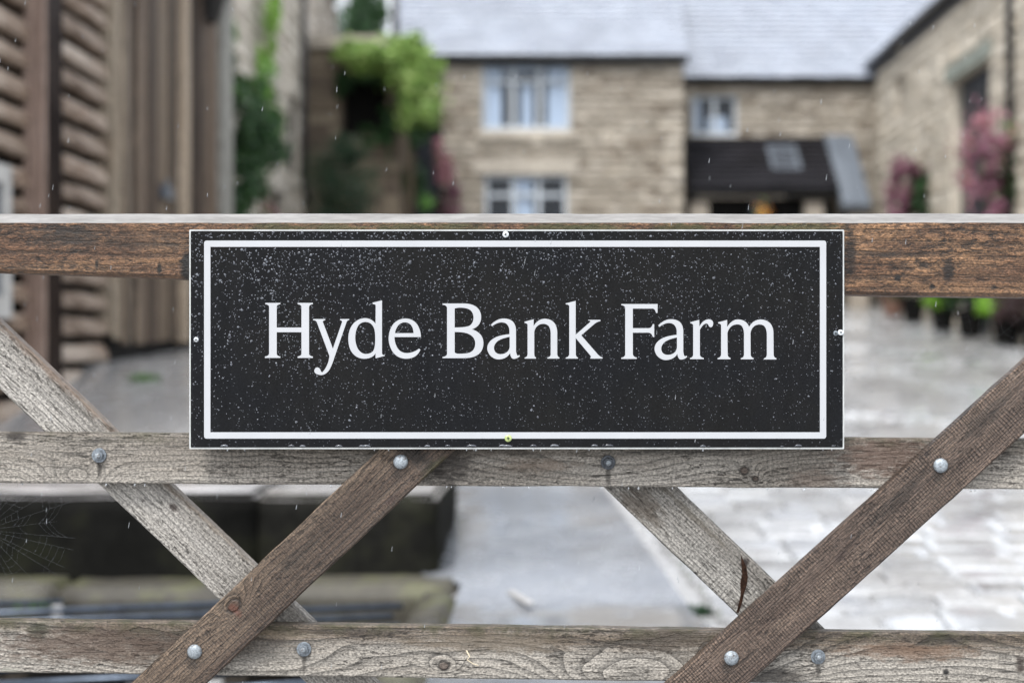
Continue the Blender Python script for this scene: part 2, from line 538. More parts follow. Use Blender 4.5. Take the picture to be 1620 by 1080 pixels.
# stone setts over the right-hand yard
def setts():
    mb = MB()
    rr = random.Random(3)
    y = 2.2
    while y < 21.5:
        d = rr.uniform(0.15, 0.21)
        x = lane_edge(y) + 0.03 + rr.uniform(0, 0.02)
        while x < 4.8:
            w = rr.uniform(0.2, 0.34)
            zc = gz(x + w / 2, y + d / 2) + 0.022 + rr.uniform(0, 0.009)
            tx, ty = rr.uniform(-0.03, 0.03), rr.uniform(-0.035, 0.035)
            g = 0.004
            def P(u, v, h):
                return (x + w * u, y + d * v, zc + h + (u - .5) * w * tx + (v - .5) * d * ty + (v - 0.5) * d * 0.09)
            a = g / w; b = g / d; c2 = 0.025 / w; e2 = 0.022 / d
            vs = [P(a, b, -0.05), P(1 - a, b, -0.05), P(1 - a, 1 - b, -0.05), P(a, 1 - b, -0.05),
                  P(a, b, -0.012), P(1 - a, b, -0.012), P(1 - a, 1 - b, -0.012), P(a, 1 - b, -0.012),
                  P(c2, e2, 0), P(1 - c2, e2, 0), P(1 - c2, 1 - e2, 0), P(c2, 1 - e2, 0)]
            fs = [(0, 1, 5, 4), (1, 2, 6, 5), (2, 3, 7, 6), (3, 0, 4, 7), (4, 5, 9, 8), (5, 6, 10, 9), (6, 7, 11, 10), (7, 4, 8, 11), (8, 9, 10, 11)]
            mb.add(vs, fs)
            x += w
        y += d
    return mb.mesh('setts', fix=False)
obj('stone_setts', setts(), M['setts'], label='wet pale stone setts paving the right side of the yard', cat='paving', kind='stuff')


# ------------------------------------------------------------------ masonry
STONES = []
def stone_variants():
    rr = random.Random(8)
    for k in range(10):
        def j(s): return rr.uniform(-s, s)
        # unit stone: u 0..1, v 0..1, depth 0 (front) .. 1 (back), centred
        b = [(-.5, .5, -.5), (.5, .5, -.5), (.5, .5, .5), (-.5, .5, .5)]
        m = [(-.5 + abs(j(.02)), -.25, -.5 + abs(j(.05))), (.5 - abs(j(.02)), -.25, -.5 + abs(j(.05))), (.5 - abs(j(.02)), -.25, .5 - abs(j(.05))), (-.5 + abs(j(.02)), -.25, .5 - abs(j(.05)))]
        f = [(-.44 + j(.03), -.5 + j(.1), -.38 + j(.07)), (.44 + j(.03), -.5 + j(.1), -.38 + j(.07)), (.44 + j(.03), -.5 + j(.1), .38 + j(.07)), (-.44 + j(.03), -.5 + j(.1), .38 + j(.07))]
        c = [(j(.15), -.56 + j(.06), j(.15))]
        mb = MB()
        fs = []
        for q in range(4):
            p = (q + 1) % 4
            fs += [(q, p, 4 + p, 4 + q), (4 + q, 4 + p, 8 + p, 8 + q), (8 + q, 8 + p, 12)]
        mb.add(b + m + f + c, fs)
        STONES.append(mb.mesh('stone_%d' % k))
stone_variants()
STONE_BY_MAT = {}
def stone_mesh(matkey, k):
    key = (matkey, k)
    if key not in STONE_BY_MAT:
        me = STONES[k].copy(); me.materials.append(M[matkey])
        STONE_BY_MAT[key] = me
    return STONE_BY_MAT[key]

def masonry(parent, origin, u, height, width, matkey, openings=(), course=(0.12, 0.19), length=(0.22, 0.5), quoin=(False, False), base=None,
            quoin_mat='stone_pale', limit=290, seed=1, mortar='mortar', depth=0.4, name='wall'):
    """wall core with recessed joints; every stone a piece of its own. u: unit vector along the wall; outward normal = u x up turned to face out"""
    rr = random.Random(seed)
    u = Vector(u).normalized(); up = Vector((0, 0, 1))
    nrm = u.cross(up)          # outward
    # core from boxes round the openings, split on a grid
    us = sorted(set([0, width] + [max(0, min(width, q)) for o in openings for q in o[:2]]))
    vs_ = sorted(set([0, height] + [max(0, min(height, q)) for o in openings for q in o[2:4]]))
    mb = MB()
    def inside(cu, cv):
        return any(o[0] < cu < o[1] and o[2] < cv < o[3] for o in openings)
    for a, b in zip(us, us[1:]):
        for c_, d in zip(vs_, vs_[1:]):
            if inside((a + b) / 2, (c_ + d) / 2): continue
            ring = [(a, c_), (b, c_), (b, d), (a, d)]
            fr = [origin + u * p + up * q for p, q in ring]
            bk = [p - nrm * depth for p in fr]
            mb.prism(fr, bk)
    me = mb.mesh(name, fix=True)
    wall = obj(name, me, M[mortar], parent)
    inv = Vector(parent.location) if parent is not None else Vector((0, 0, 0))
    # (parent empties carry no rotation, so only their location is taken off)
    wall.location = -inv
    ang = math.atan2(u.y, u.x)
    places = []
    v = 0.0
    row = 0
    while v < height - 0.04:
        h = min(rr.uniform(*course), height - v)
        spans = [(0.0, width)]
        for o in openings:
            if o[2] < v + h * 0.75 and o[3] > v + h * 0.25:
                new = []
                for a, b in spans:
                    if o[1] <= a or o[0] >= b: new.append((a, b)); continue
                    if o[0] > a: new.append((a, o[0]))
                    if o[1] < b: new.append((o[1], b))
                spans = new
        for a, b in spans:
            p = a
            while p < b - 0.03:
                l = rr.uniform(*length)
                mk = matkey
                if quoin[0] and p == 0.0:
                    l = 0.42 if row % 2 else 0.26; mk = quoin_mat
                if b - (p + l) < 0.14: l = b - p
                if quoin[1] and abs(b - width) < 1e-6 and b - p - l < 0.02 and row % 2 == 0: mk = quoin_mat
                places.append((p + l / 2, v + h / 2, l, h, mk))
                p += l
        v += h; row += 1
    camp = Vector((0, 0, CAM_Z))
    def key(pl):
        P = origin + u * pl[0] + up * pl[1]
        dv = P - camp
        vis = abs(dv.normalized().dot(nrm)) * pl[2] * pl[3] / dv.length_squared
        px = VX + P.x / P.y * FPX; py = VY - (P.z - CAM_Z) / P.y * FPX
        if not (-60 < px < 1680 and -60 < py < 560): vis *= 0.01
        return -vis
    places.sort(key=key)
    rest = MB()
    for i, (pu, pv, l, h, mk) in enumerate(places):
        proud = rr.uniform(0.006, 0.03)
        k = rr.randrange(10)
        c0 = origin + u * pu + up * pv + nrm * (proud - 0.06)
        gap = 0.013
        if i < limit:
            o = bpy.data.objects.new('stone', stone_mesh(mk, k))
            COL.objects.link(o)
            o.parent = wall
            o.location = c0
            o.rotation_euler = (0, 0, ang)
            o.scale = (l - gap, 0.12, h - gap)
        else:
            mtx = Matrix.Translation(c0) @ Matrix.Rotation(ang, 4, 'Z') @ Matrix.Diagonal((l - gap, 0.12, h - gap, 1))
            me_ = STONES[k]
            rest.add([mtx @ vv.co for vv in me_.vertices], [tuple(p.vertices) for p in me_.polygons])
    if rest.v:
        obj('stonework', rest.mesh('stonework', fix=False), M[matkey], wall, kind='stuff')
    return wall


def slates(parent, origin, u, slope_dir, width, length, mat, expo=0.2, sw=0.3, seed=2, name='slates', thick=0.03):
    """overlapping slate courses on a pitched plane: origin at the left end of the eave"""
    rr = random.Random(seed)
    u = Vector(u).normalized(); s = Vector(slope_dir).normalized(); nrm = u.cross(s).normalized()
    mb = MB()
    r = 0; d = 0.0
    while d < length:
        x = -sw * (0.5 if r % 2 else 0)
        while x < width:
            a = max(0, x + 0.003); b = min(width, x + sw - 0.003)
            if b - a > 0.02:
                e = d - 0.02 + rr.uniform(-0.008, 0.008)
                l0 = 0.042 + rr.uniform(0, 0.006); top = min(length, d + expo * 1.3)
                def P(p, q, h): return origin + u * p + s * q + nrm * h
                fr = [P(a, e, l0), P(b, e, l0 + rr.uniform(-.003, .003)), P(b, top, 0.010), P(a, top, 0.010)]
                bk = [p - nrm * thick for p in fr]
                mb.add(fr + bk, [(0, 1, 2, 3), (0, 4, 5, 1), (1, 5, 6, 2), (3, 7, 4, 0)])
            x += sw
        d += expo; r += 1
    me = mb.mesh(name, fix=False)
    o = obj(name, me, mat, parent, kind='stuff')
    return o


def local(o, parent):
    """built in yard coordinates, hung under an Empty that stands at its base"""
    o.location = -Vector(parent.location)
    return o


def window(parent, origin, u, w, h, cols, rows, depth=0.05, transom=None, curtains=(), sill=True, lintel=True, lights_mat='white_paint', fw=0.055, surround='stone_pale'):
    """casement window set in an opening: origin = lower left corner of the opening on the wall face"""
    u = Vector(u).normalized(); up = Vector((0, 0, 1)); n = u.cross(up)
    def P(a, b, d): return origin + u * a + up * b - n * d
    def bar(mb, a0, a1, b0, b1, d0, d1):
        fr = [P(a0, b0, d0), P(a1, b0, d0), P(a1, b1, d0), P(a0, b1, d0)]
        bk = [P(a0, b0, d1), P(a1, b0, d1), P(a1, b1, d1), P(a0, b1, d1)]
        mb.prism(fr, bk)
    mb = MB()
    g = 0.002
    bar(mb, g, fw, g, h - g, depth, depth + 0.06)
    bar(mb, w - fw, w - g, g, h - g, depth, depth + 0.06)
    bar(mb, fw, w - fw, h - fw, h - g, depth, depth + 0.06)
    bar(mb, fw, w - fw, g, fw + 0.02, depth, depth + 0.06)
    win = local(obj('window', mb.mesh('window'), M[lights_mat], parent), parent)
    cw = (w - 2 * fw) / cols
    cuts = [fw + 0.02] + ([transom * h] if transom else []) + [h - fw]
    for i in range(1, cols):
        mb = MB(); x = fw + cw * i
        bar(mb, x - 0.03, x + 0.03, fw + 0.02, h - fw, depth + 0.003, depth + 0.055)
        obj('mullion', mb.mesh('mullion'), M[lights_mat], win)
    if transom:
        for i in range(cols):
            mb = MB(); x = fw + cw * i
            bar(mb, x + 0.03, x + cw - 0.03, transom * h - 0.025, transom * h + 0.025, depth + 0.005, depth + 0.05)
            obj('transom', mb.mesh('transom'), M[lights_mat], win)
    for i in range(cols):
        for q in range(len(cuts) - 1):
            mb = MB(); x = fw + cw * i
            bar(mb, x + 0.005, x + cw - 0.005, cuts[q] + 0.004, cuts[q + 1] - 0.004, depth + 0.025, depth + 0.031)
            obj('pane', mb.mesh('pane'), M['glass'], win)
    for (a0, a1, b0, b1) in curtains:
        mb = MB(); k = 14; vs = []
        for i in range(k + 1):
            a = (a0 + (a1 - a0) * i / k) * w
            d = depth + 0.075 + 0.012 * math.sin(i * 2.4)
            vs += [P(a, b0 * h, d), P(a, b1 * h, d)]
        mb.add(vs, [(2 * i, 2 * i + 2, 2 * i + 3, 2 * i + 1) for i in range(k)])
        obj('curtain', mb.mesh('curtain', fix=False), M['curtain'], win)
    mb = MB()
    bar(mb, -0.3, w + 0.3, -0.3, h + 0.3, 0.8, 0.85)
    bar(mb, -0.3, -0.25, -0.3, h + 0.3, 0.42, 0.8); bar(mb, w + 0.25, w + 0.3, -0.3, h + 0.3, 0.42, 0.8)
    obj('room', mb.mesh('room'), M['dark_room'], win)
    if sill:
        mb = MB(); bar(mb, -0.08, w + 0.08, -0.12, -0.002, -0.055, 0.3)
        obj('sill', mb.mesh('sill'), M[surround], win)
    if lintel:
        mb = MB(); bar(mb, -0.16, w + 0.16, h + 0.002, h + 0.22, -0.038, 0.3)
        obj('lintel', mb.mesh('lintel'), M[surround], win)
    return win


# ------------------------------------------------------------------ plants
def leaf_cloud(blobs, n, size, seed=1, shell=0.55, droop=0.0, aspect=0.55):
    """many leaf-sized folded faces spread through uneven lumps; blobs: (centre, radii, weight)"""
    rr = random.Random(seed)
    mb = MB()
    tot = sum(b[2] for b in blobs)
    for c0, r0, wgt in blobs:
        c0 = Vector(c0)
        k = int(n * wgt / tot)
        # sub-clumps make light and dark lumps and gaps
        subs = []
        for _ in range(max(5, k // 45)):
            d = Vector((rr.gauss(0, 1), rr.gauss(0, 1), rr.gauss(0, 1))).normalized()
            q = shell + (1 - shell) * rr.random()
            subs.append((c0 + Vector((d.x * r0[0], d.y * r0[1], d.z * r0[2])) * q * rr.uniform(0.75, 1.12), rr.uniform(0.2, 0.42)))
        for _ in range(k):
            sc, sr = rr.choice(subs)
            p = sc + Vector((rr.gauss(0, 1) * r0[0], rr.gauss(0, 1) * r0[1], rr.gauss(0, 1) * r0[2])) * sr * 0.55
            d = (p - c0); d = Vector((d.x / r0[0], d.y / r0[1], d.z / r0[2]))
            nn = (d.normalized() * 0.8 + Vector((rr.gauss(0, .6), rr.gauss(0, .6), rr.gauss(0, .6) + 0.35))).normalized()
            a = nn.orthogonal().normalized()
            a = (Matrix.Rotation(rr.uniform(0, 6.28), 3, nn) @ a)
            a = (a + Vector((0, 0, -droop))).normalized()
            b = nn.cross(a).normalized()
            s = size * rr.uniform(0.6, 1.35)
            t0 = p - a * s * 0.5; t1 = p + a * s * 0.55
            m0 = p + b * s * aspect * 0.5 + nn * s * 0.1; m1 = p - b * s * aspect * 0.5 + nn * s * 0.1
            mb.add([t0, m0, t1, m1], [(0, 1, 2), (0, 2, 3)])
    return mb.mesh('foliage', fix=False)


def plant(name, label, cat, base, parts, stem=None, group=None):
    """parts: (part name, material, mesh)"""
    e = empty(name, base, label, cat, group)
    for pn, mt, me in parts:
        o = local(obj(pn, me, mt, e), e)
        if pn not in ('foliage', 'crown'): o['kind'] = 'stuff'
    if stem:
        mb = MB()
        for pts, r0, r1 in stem:
            mb.tube(pts, r0, 7, r1=r1)
        local(obj('stem', mb.mesh('stem', smooth=True), M['bark'], e), e)
    return e

L_IVY = leaf_mat('dark_ivy_leaf', (0.018, 0.055, 0.018), (0.035, 0.09, 0.025), (0.06, 0.13, 0.04))
L_LIME = leaf_mat('lime_creeper_leaf', (0.09, 0.18, 0.03), (0.30, 0.44, 0.11), (0.46, 0.56, 0.21))
L_MID = leaf_mat('fresh_green_leaf', (0.07, 0.17, 0.03), (0.12, 0.26, 0.05))
L_BRIGHT = leaf_mat('bright_trailing_leaf', (0.18, 0.36, 0.03), (0.28, 0.50, 0.06))
L_CON = leaf_mat('dark_conifer_needles', (0.012, 0.035, 0.016), (0.025, 0.06, 0.025))
L_PINK = leaf_mat('pink_petal', (0.46, 0.19, 0.25), (0.56, 0.31, 0.35), (0.24, 0.26, 0.12))
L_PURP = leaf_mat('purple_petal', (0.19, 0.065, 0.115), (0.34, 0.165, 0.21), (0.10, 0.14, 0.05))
L_SALM = leaf_mat('salmon_petal', (0.55, 0.25, 0.22), (0.62, 0.34, 0.30))
L_YEL = leaf_mat('yellow_petal', (0.6, 0.42, 0.04), (0.6, 0.2, 0.05))
L_DRY = leaf_mat('plum_leaf', (0.05, 0.03, 0.03), (0.09, 0.05, 0.05))


# ------------------------------------------------------------------ main farmhouse
def gutter(parent, p0, p1, r=0.065, brackets=True):
    mb = MB()
    p0 = Vector(p0); p1 = Vector(p1)
    d = (p1 - p0).normalized(); side = d.cross(Vector((0, 0, 1)))
    ring = [(math.cos(a) * r, math.sin(a) * r) for a in [math.pi + math.pi * k / 8 for k in range(9)]] + [(math.cos(a) * r * 0.8, math.sin(a) * r * 0.8) for a in [2 * math.pi - math.pi * k / 8 for k in range(9)]]
    A = [p0 + side * x + Vector((0, 0, z)) for x, z in ring]
    B = [p1 + side * x + Vector((0, 0, z)) for x, z in ring]
    n = len(ring)
    mb.add(A + B, [(i, (i + 1) % n, n + (i + 1) % n, n + i) for i in range(n)])
    return local(obj('gutter', mb.mesh('gutter'), M['black_gutter'], parent), parent)

HY = 20.5
hb = gz(0, HY) - 0.25
X0 = W(632, 0, HY).x; X1 = W(1081, 0, HY).x
EAVE = W(0, 92, HY).z
house = empty('farmhouse', (X0, HY, hb), 'two-storey buff stone farmhouse with grey slate roof behind the sign', 'house')
def hw(x0, x1, y0, y1):
    a = W(x0, y1, HY); b = W(x1, y0, HY)
    return (a.x - X0, b.x - X0, a.z - hb, b.z - hb)
op_up = hw(762, 903, 94, 207)
lo = hw(766, 898, 276, 390)
op_door = (0.08, 0.62, 0.25, W(0, 196, HY).z - hb)
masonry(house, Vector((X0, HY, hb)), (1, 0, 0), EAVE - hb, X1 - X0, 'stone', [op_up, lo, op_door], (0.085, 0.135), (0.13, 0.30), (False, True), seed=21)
w = window(house, Vector((X0 + op_up[0], HY, hb + op_up[2])), (1, 0, 0), op_up[1] - op_up[0], op_up[3] - op_up[2], 3, 2, transom=0.70,
           curtains=[(0.02, 0.22, 0.05, 0.99), (0.44, 0.57, 0.05, 0.70), (0.74, 0.98, 0.05, 0.99), (0.24, 0.72, 0.84, 0.99)], lintel=False, lights_mat='white_paint')
w = window(house, Vector((X0 + lo[0], HY, hb + lo[2])), (1, 0, 0), lo[1] - lo[0], lo[3] - lo[2], 3, 2, transom=0.72,
           curtains=[(0.38, 0.58, 0.05, 0.97)], lights_mat='white_paint', surround='stone')
# return walls, back and gable so that the house is a body
mb = MB()
mb.box(X0, X0 + 0.4, HY + 0.41, HY + 5.6, hb, EAVE)
mb.box(X1 - 0.4, X1, HY + 0.41, HY + 5.6, hb, EAVE)
mb.box(X0, X1, HY + 5.2, HY + 5.6, hb, EAVE - 0.002)
mb.add([(X0 + .02, HY + .05, EAVE), (X0 + .02, HY + 5.55, EAVE), (X0 + .02, HY + 2.8, EAVE + 1.95), (X0 + .3, HY + .05, EAVE), (X0 + .3, HY + 5.55, EAVE), (X0 + .3, HY + 2.8, EAVE + 1.95)],
       [(0, 1, 2), (3, 5, 4), (0, 3, 4, 1), (1, 4, 5, 2), (2, 5, 3, 0)])
local(obj('gable_wall', mb.mesh('gable_wall'), M['stone'], house), house)
# front door in the shaded corner
mb = MB(); ox = X0 + op_door[0]
mb.box(ox + 0.01, X0 + op_door[1] - 0.01, HY + 0.16, HY + 0.21, hb + 0.26, hb + op_door[3] - 0.01)
dr = local(obj('door', mb.mesh('door'), M['dark_door'], house), house)
mb = MB(); mb.tube([(X0 + .52, HY + .16, hb + 1.3), (X0 + .52, HY + .12, hb + 1.3)], 0.03, 8)
obj('handle', mb.mesh('handle'), M['lead'], dr)
# roof
def roof_plane(parent, xa, xb, ye, ze, pitch, length, mat, name='roof', over=0.16, drop=0.0, seed=3, expo=0.2, sw=0.3):
    s = Vector((0, math.cos(pitch), math.sin(pitch))); n = Vector((0, -math.sin(pitch), math.cos(pitch)))
    o0 = Vector((xa, ye - over, ze - over * math.tan(pitch) + drop))
    mb = MB()
    A = [o0, o0 + s * length, o0 + s * length - n * 0.10, o0 - n * 0.10]
    dx = Vector((xb - xa, 0, 0))
    mb.prism(A, [p + dx for p in A])
    rf = local(obj(name, mb.mesh(name), M['tar'], parent), parent)
    slates(rf, o0 + n * 0.004, (1, 0, 0), s, xb - xa, length, mat, seed=seed, expo=expo, sw=sw)
    return rf, o0
PITCH = rad(37)
rf, o0 = roof_plane(house, W(612, 0, HY).x, X1 + 0.06, HY, EAVE + 0.12, PITCH, 3.7, M['slate'], seed=31)
mb = MB()   # far slope
y_r = o0.y + math.cos(PITCH) * 3.7; z_r = o0.z + math.sin(PITCH) * 3.7
A = [(W(612, 0, HY).x, y_r + 0.01, z_r - 0.01), (W(612, 0, HY).x, y_r + 2.95, z_r - 2.22), (W(612, 0, HY).x, y_r + 2.95, z_r - 2.32), (W(612, 0, HY).x, y_r + 0.01, z_r - 0.11)]
mb.prism([Vector(p) for p in A], [Vector(p) + Vector((X1 + .06 - W(612, 0, HY).x, 0, 0)) for p in A])
obj('far_slope', mb.mesh('far_slope'), M['slate'], rf)
mb = MB(); mb.tube([(W(612, 0, HY).x, y_r, z_r + 0.03), (X1 + .06, y_r, z_r + 0.03)], 0.09, 8)
obj('ridge', mb.mesh('ridge'), M['slate'], rf)
gutter(house, (X0 + 0.1, HY - 0.12, EAVE + 0.02), (X1, HY - 0.12, EAVE + 0.0), 0.065)
mb = MB(); mb.box(X0 + .1, X1 - 0.002, HY - 0.05, HY - 0.035, EAVE - 0.12, EAVE + 0.06)
local(obj('fascia', mb.mesh('fascia'), M['black_gutter'], house), house)
mb = MB(); mb.tube([(W(626, 0, HY).x, HY - 0.1, hb + 2.4), (W(626, 0, HY).x, HY - 0.1, EAVE + 1.7)], 0.06, 8)
local(obj('soil_pipe', mb.mesh('soil_pipe', smooth=True), M['black_gutter'], house), house)

# ------------------------------------------------------------------ link range with lean-to porch
LY = 22.0
lb = gz(3, LY) - 0.25
LX0 = X1 + 0.02; LX1 = W(1386, 0, LY).x
LE = W(0, 124, LY).z
link = empty('link_cottage', (LX0, LY, lb), 'lower stone range with slate roof between farmhouse and barn', 'house')
def lw(x0, x1, y0, y1):
    a = W(x0, y1, LY); b = W(x1, y0, LY)
    return (a.x - LX0, b.x - LX0, a.z - lb, b.z - lb)
lo1 = lw(1094, 1167, 150, 216)
lo2 = (0.35, 1.75, 0.25, 2.2)
masonry(link, Vector((LX0, LY, lb)), (1, 0, 0), LE - lb, LX1 - LX0 + 0.1, 'stone', [lo1, lo2], (0.085, 0.13), (0.13, 0.32), seed=22)
window(link, Vector((LX0 + lo1[0], LY, lb + lo1[2])), (1, 0, 0), lo1[1] - lo1[0], lo1[3] - lo1[2], 2, 1, curtains=[(0.03, 0.2, 0.05, 0.95), (0.36, 0.78, 0.02, 0.5)], lintel=False, lights_mat='white_paint')
rf2, o2 = roof_plane(link, LX0, LX1 + 4.0, LY, LE + 0.10, PITCH, 4.0, M['slate'], seed=32)
mb = MB(); mb.tube([(LX0, o2.y + math.cos(PITCH) * 4, o2.z + math.sin(PITCH) * 4 + .03), (LX1 + 4, o2.y + math.cos(PITCH) * 4, o2.z + math.sin(PITCH) * 4 + .03)], 0.09, 8)
obj('ridge', mb.mesh('ridge'), M['slate'], rf2)
mb = MB()
mb.box(LX0, LX1 + 4, LY + 5.6, LY + 6.0, lb, LE)
local(obj('back_wall', mb.mesh('back_wall'), M['stone'], link), link)
gutter(link, (LX0 + 0.01, LY - 0.12, LE + 0.0), (LX1 - 0.06, LY - 0.12, LE + 0.0), 0.065)
mb = MB(); mb.box(LX0, LX1 - 0.05, LY - 0.05, LY - 0.036, LE - 0.12, LE + 0.05)
local(obj('fascia', mb.mesh('fascia'), M['black_gutter'], link), link)
# dark slated lean-to porch with rooflight and pale lead-covered end
PX0, PX1, PX2 = LX0 + 0.08, W(1302, 0, LY).x, W(1347, 0, LY).x
PZ1 = W(0, 221, LY).z; PYE = LY - 1.25; PZ0 = W(0, 299, PYE).z
porch = empty('lean_to_porch', (PX0, PYE, gz(PX0, PYE)), 'dark slated lean-to porch with rooflight against the lower stone range', 'porch')
ps = Vector((0, LY - 0.04 - PYE, PZ1 - PZ0)); plen = ps.length; psn = ps.normalized(); pn = Vector((0, -psn.z, psn.y))
mb = MB()
A0 = Vector((PX0, PYE, PZ0))
A = [A0, A0 + ps, A0 + ps - pn * 0.09, A0 - pn * 0.09]
mb.prism(A, [p + Vector((PX1 - PX0, 0, 0)) for p in A])
prf = local(obj('roof', mb.mesh('roof'), M['tar'], porch), porch)
slates(prf, A0 + pn * 0.004, (1, 0, 0), psn, PX1 - PX0, plen, M['slate_dark'], seed=33, expo=0.15)
# rooflight
rx0, rx1 = W(1216, 0, 21.5).x, W(1262, 0, 21.5).x
mb = MB()
q0 = A0 + psn * (plen * 0.34) + pn * 0.05; q1 = A0 + psn * (plen * 0.82) + pn * 0.05
for (a, b, c_, d) in ((rx0, rx0 + .05, 0, 1), (rx1 - .05, rx1, 0, 1), (rx0 + .05, rx1 - .05, 0, 0.08), (rx0 + .05, rx1 - .05, 0.92, 1)):
    lo_, hi_ = q0.lerp(q1, c_), q0.lerp(q1, d)
    fr = [Vector((a, lo_.y, lo_.z)), Vector((b, lo_.y, lo_.z)), Vector((b, hi_.y, hi_.z)), Vector((a, hi_.y, hi_.z))]
    mb.prism(fr, [p - pn * 0.07 for p in fr])
rl = local(obj('rooflight', mb.mesh('rooflight'), M['lead'], porch), porch)
mb = MB()
fr = [Vector((rx0 + .05, q0.y, q0.z)), Vector((rx1 - .05, q0.y, q0.z)), Vector((rx1 - .05, q1.y, q1.z)), Vector((rx0 + .05, q1.y, q1.z))]
mb.prism([p - pn * 0.015 for p in fr], [p - pn * 0.02 for p in fr])
obj('pane', mb.mesh('pane'), M['lead'], rl)
mb = MB()   # lead end bay
B0 = Vector((PX1 + 0.004, PYE - 0.12, PZ0 - 0.28)); bs = Vector((0, LY - 0.04 - B0.y, PZ1 + 0.02 - B0.z)); bn = Vector((0, -bs.normalized().z, bs.normalized().y))
A = [B0 + bn * 0.05, B0 + bs + bn * 0.05, B0 + bs - bn * 0.08, B0 - bn * 0.08]
mb.prism(A, [p + Vector((PX2 - PX1, 0, 0)) for p in A])
lc = local(obj('lead_bay', mb.mesh('lead_bay'), M['lead'], porch), porch)
mb = MB()
for k in range(3):
    xx = PX1 + 0.02 + (PX2 - PX1 - 0.04) * k / 2
    mb.tube([B0 + Vector((xx - B0.x, 0, 0)) + bn * 0.055, B0 + bs + Vector((xx - B0.x, 0, 0)) + bn * 0.055], 0.012, 6)
obj('lead_rolls', mb.mesh('lead_rolls', smooth=True), M['lead'], lc)
gutter(porch, (PX0, PYE - 0.06, PZ0 - 0.06), (PX1, PYE - 0.06, PZ0 - 0.06), 0.055)
pb = gz(3, PYE) - 0.1
for k, xx in enumerate((PX0 + 0.16, PX0 + 1.05, PX1 - 0.35, PX2 - 0.14)):
    mb = MB(); mb.box(xx - 0.13, xx + 0.13, PYE + 0.03, PYE + 0.3, pb, PZ0 - (0.18 if k < 3 else 0.36))
    local(obj('pier', mb.mesh('pier'), M['stone_pale' if k != 1 else 'dark_door'], porch), porch)
mb = MB(); mb.box(PX0, PX1 - 0.02, PYE + 0.32, PYE + 0.4, PZ0 - 0.42, PZ0 - 0.10)
local(obj('beam', mb.mesh('beam'), M['tar'], porch), porch)
mb = MB(); mb.box(PX0 + 0.3, PX1 - 0.5, PYE + 0.55, PYE + 0.6, pb, PZ0 - 0.2)
ds = local(obj('door', mb.mesh('door'), M['dark_door'], porch), porch)
mb = MB(); mb.box(PX0 + 0.42, PX0 + 0.88, PYE + 0.535, PYE + 0.548, pb + 0.9, PZ0 - 0.35)
obj('pane', mb.mesh('pane'), M['lead'], ds)
mb = MB(); mb.box(PX0 + 1.15, PX1 - 0.62, PYE + 0.535, PYE + 0.548, pb + 0.9, PZ0 - 0.35)
obj('pane', mb.mesh('pane'), M['lead'], ds)

# ------------------------------------------------------------------ barn range on the right
BX = W(1385, 0, LY).x
bY0, bY1 = 11.0, LY - 0.02
bb = gz(BX, bY0) - 0.3
BE = 5.22
barn = empty('stone_barn', (BX, bY0, bb), 'pale stone barn range running back along the right of the yard', 'barn')
def bd(px): return BX * FPX / (px - VX)
def bz(py, Y): return CAM_Z - (py - VY) / FPX * Y
def bu(Y): return bY1 - Y
sl = (bu(bd(1416)), bu(bd(1432)), bz(182, 20.5) - bb, bz(122, 20.5) - bb)
dd = (bu(bd(1506)), bu(bd(1566)), 0.3, bz(112, 17.0) - bb)
d2 = (bu(13.2), bu(12.0), 0.3, 2.6)
bwall = masonry(barn, Vector((BX, bY1, bb)), (0, -1, 0), BE - bb, bY1 - bY0, 'stone_barn', [sl, dd, d2], (0.12, 0.20), (0.22, 0.5), seed=23, limit=295, mortar='mortar_pale')
# slit window: dark recess with stone surround
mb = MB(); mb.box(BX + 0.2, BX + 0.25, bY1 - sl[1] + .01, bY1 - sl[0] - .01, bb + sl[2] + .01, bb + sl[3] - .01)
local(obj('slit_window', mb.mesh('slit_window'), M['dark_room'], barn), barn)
# tall barn door of vertical boards under a green-stained lintel
D0, D1 = bY1 - dd[1], bY1 - dd[0]
mb = MB(); mb.box(BX - 0.04, BX + 0.3, D0 - 0.15, D1 + 0.2, bb + dd[3] + 0.003, bb + dd[3] + 0.2)
local(obj('lintel', mb.mesh('lintel'), M['green_lintel'], barn), barn)
mb = MB(); mb.box(BX + 0.13, BX + 0.3, D0, D1, bb, bb + dd[3] - 0.01)
bdoor = local(obj('barn_door', mb.mesh('barn_door'), M['dark_door'], barn), barn)
nb = 9
for k in range(nb):
    mb = MB(); a = D0 + (D1 - D0) * k / nb; b = D0 + (D1 - D0) * (k + 1) / nb
    mb.box(BX + 0.105 + 0.004 * (k % 3), BX + 0.128, a + 0.008, b - 0.008, bb + 0.1, bb + dd[3] - 0.03)
    obj('board', mb.mesh('board'), M['dark_door'], bdoor)
mb = MB(); mb.box(BX + 0.2, BX + 0.26, bY1 - d2[1], bY1 - d2[0], bb, bb + d2[3] - 0.01)
local(obj('side_door', mb.mesh('side_door'), M['dark_door'], barn), barn)
gutter(barn, (BX - 0.09, bY0, BE + 0.03), (BX - 0.09, bY1 - 0.05, BE + 0.03), 0.07)
mb = MB(); mb.box(BX - 0.035, BX - 0.02, bY0, bY1, BE - 0.14, BE + 0.05)
local(obj('fascia', mb.mesh('fascia'), M['black_gutter'], barn), barn)
s_ = Vector((math.cos(PITCH), 0, math.sin(PITCH))); n_ = Vector((-math.sin(PITCH), 0, math.cos(PITCH)))
mb = MB(); r0 = Vector((BX - 0.14, bY0, BE + 0.02))
A = [r0, r0 + s_ * 3.2, r0 + s_ * 3.2 - n_ * .1, r0 - n_ * .1]
mb.prism(A, [p + Vector((0, bY1 + 1.5 - bY0, 0)) for p in A])
brf = local(obj('roof', mb.mesh('roof'), M['tar'], barn), barn)
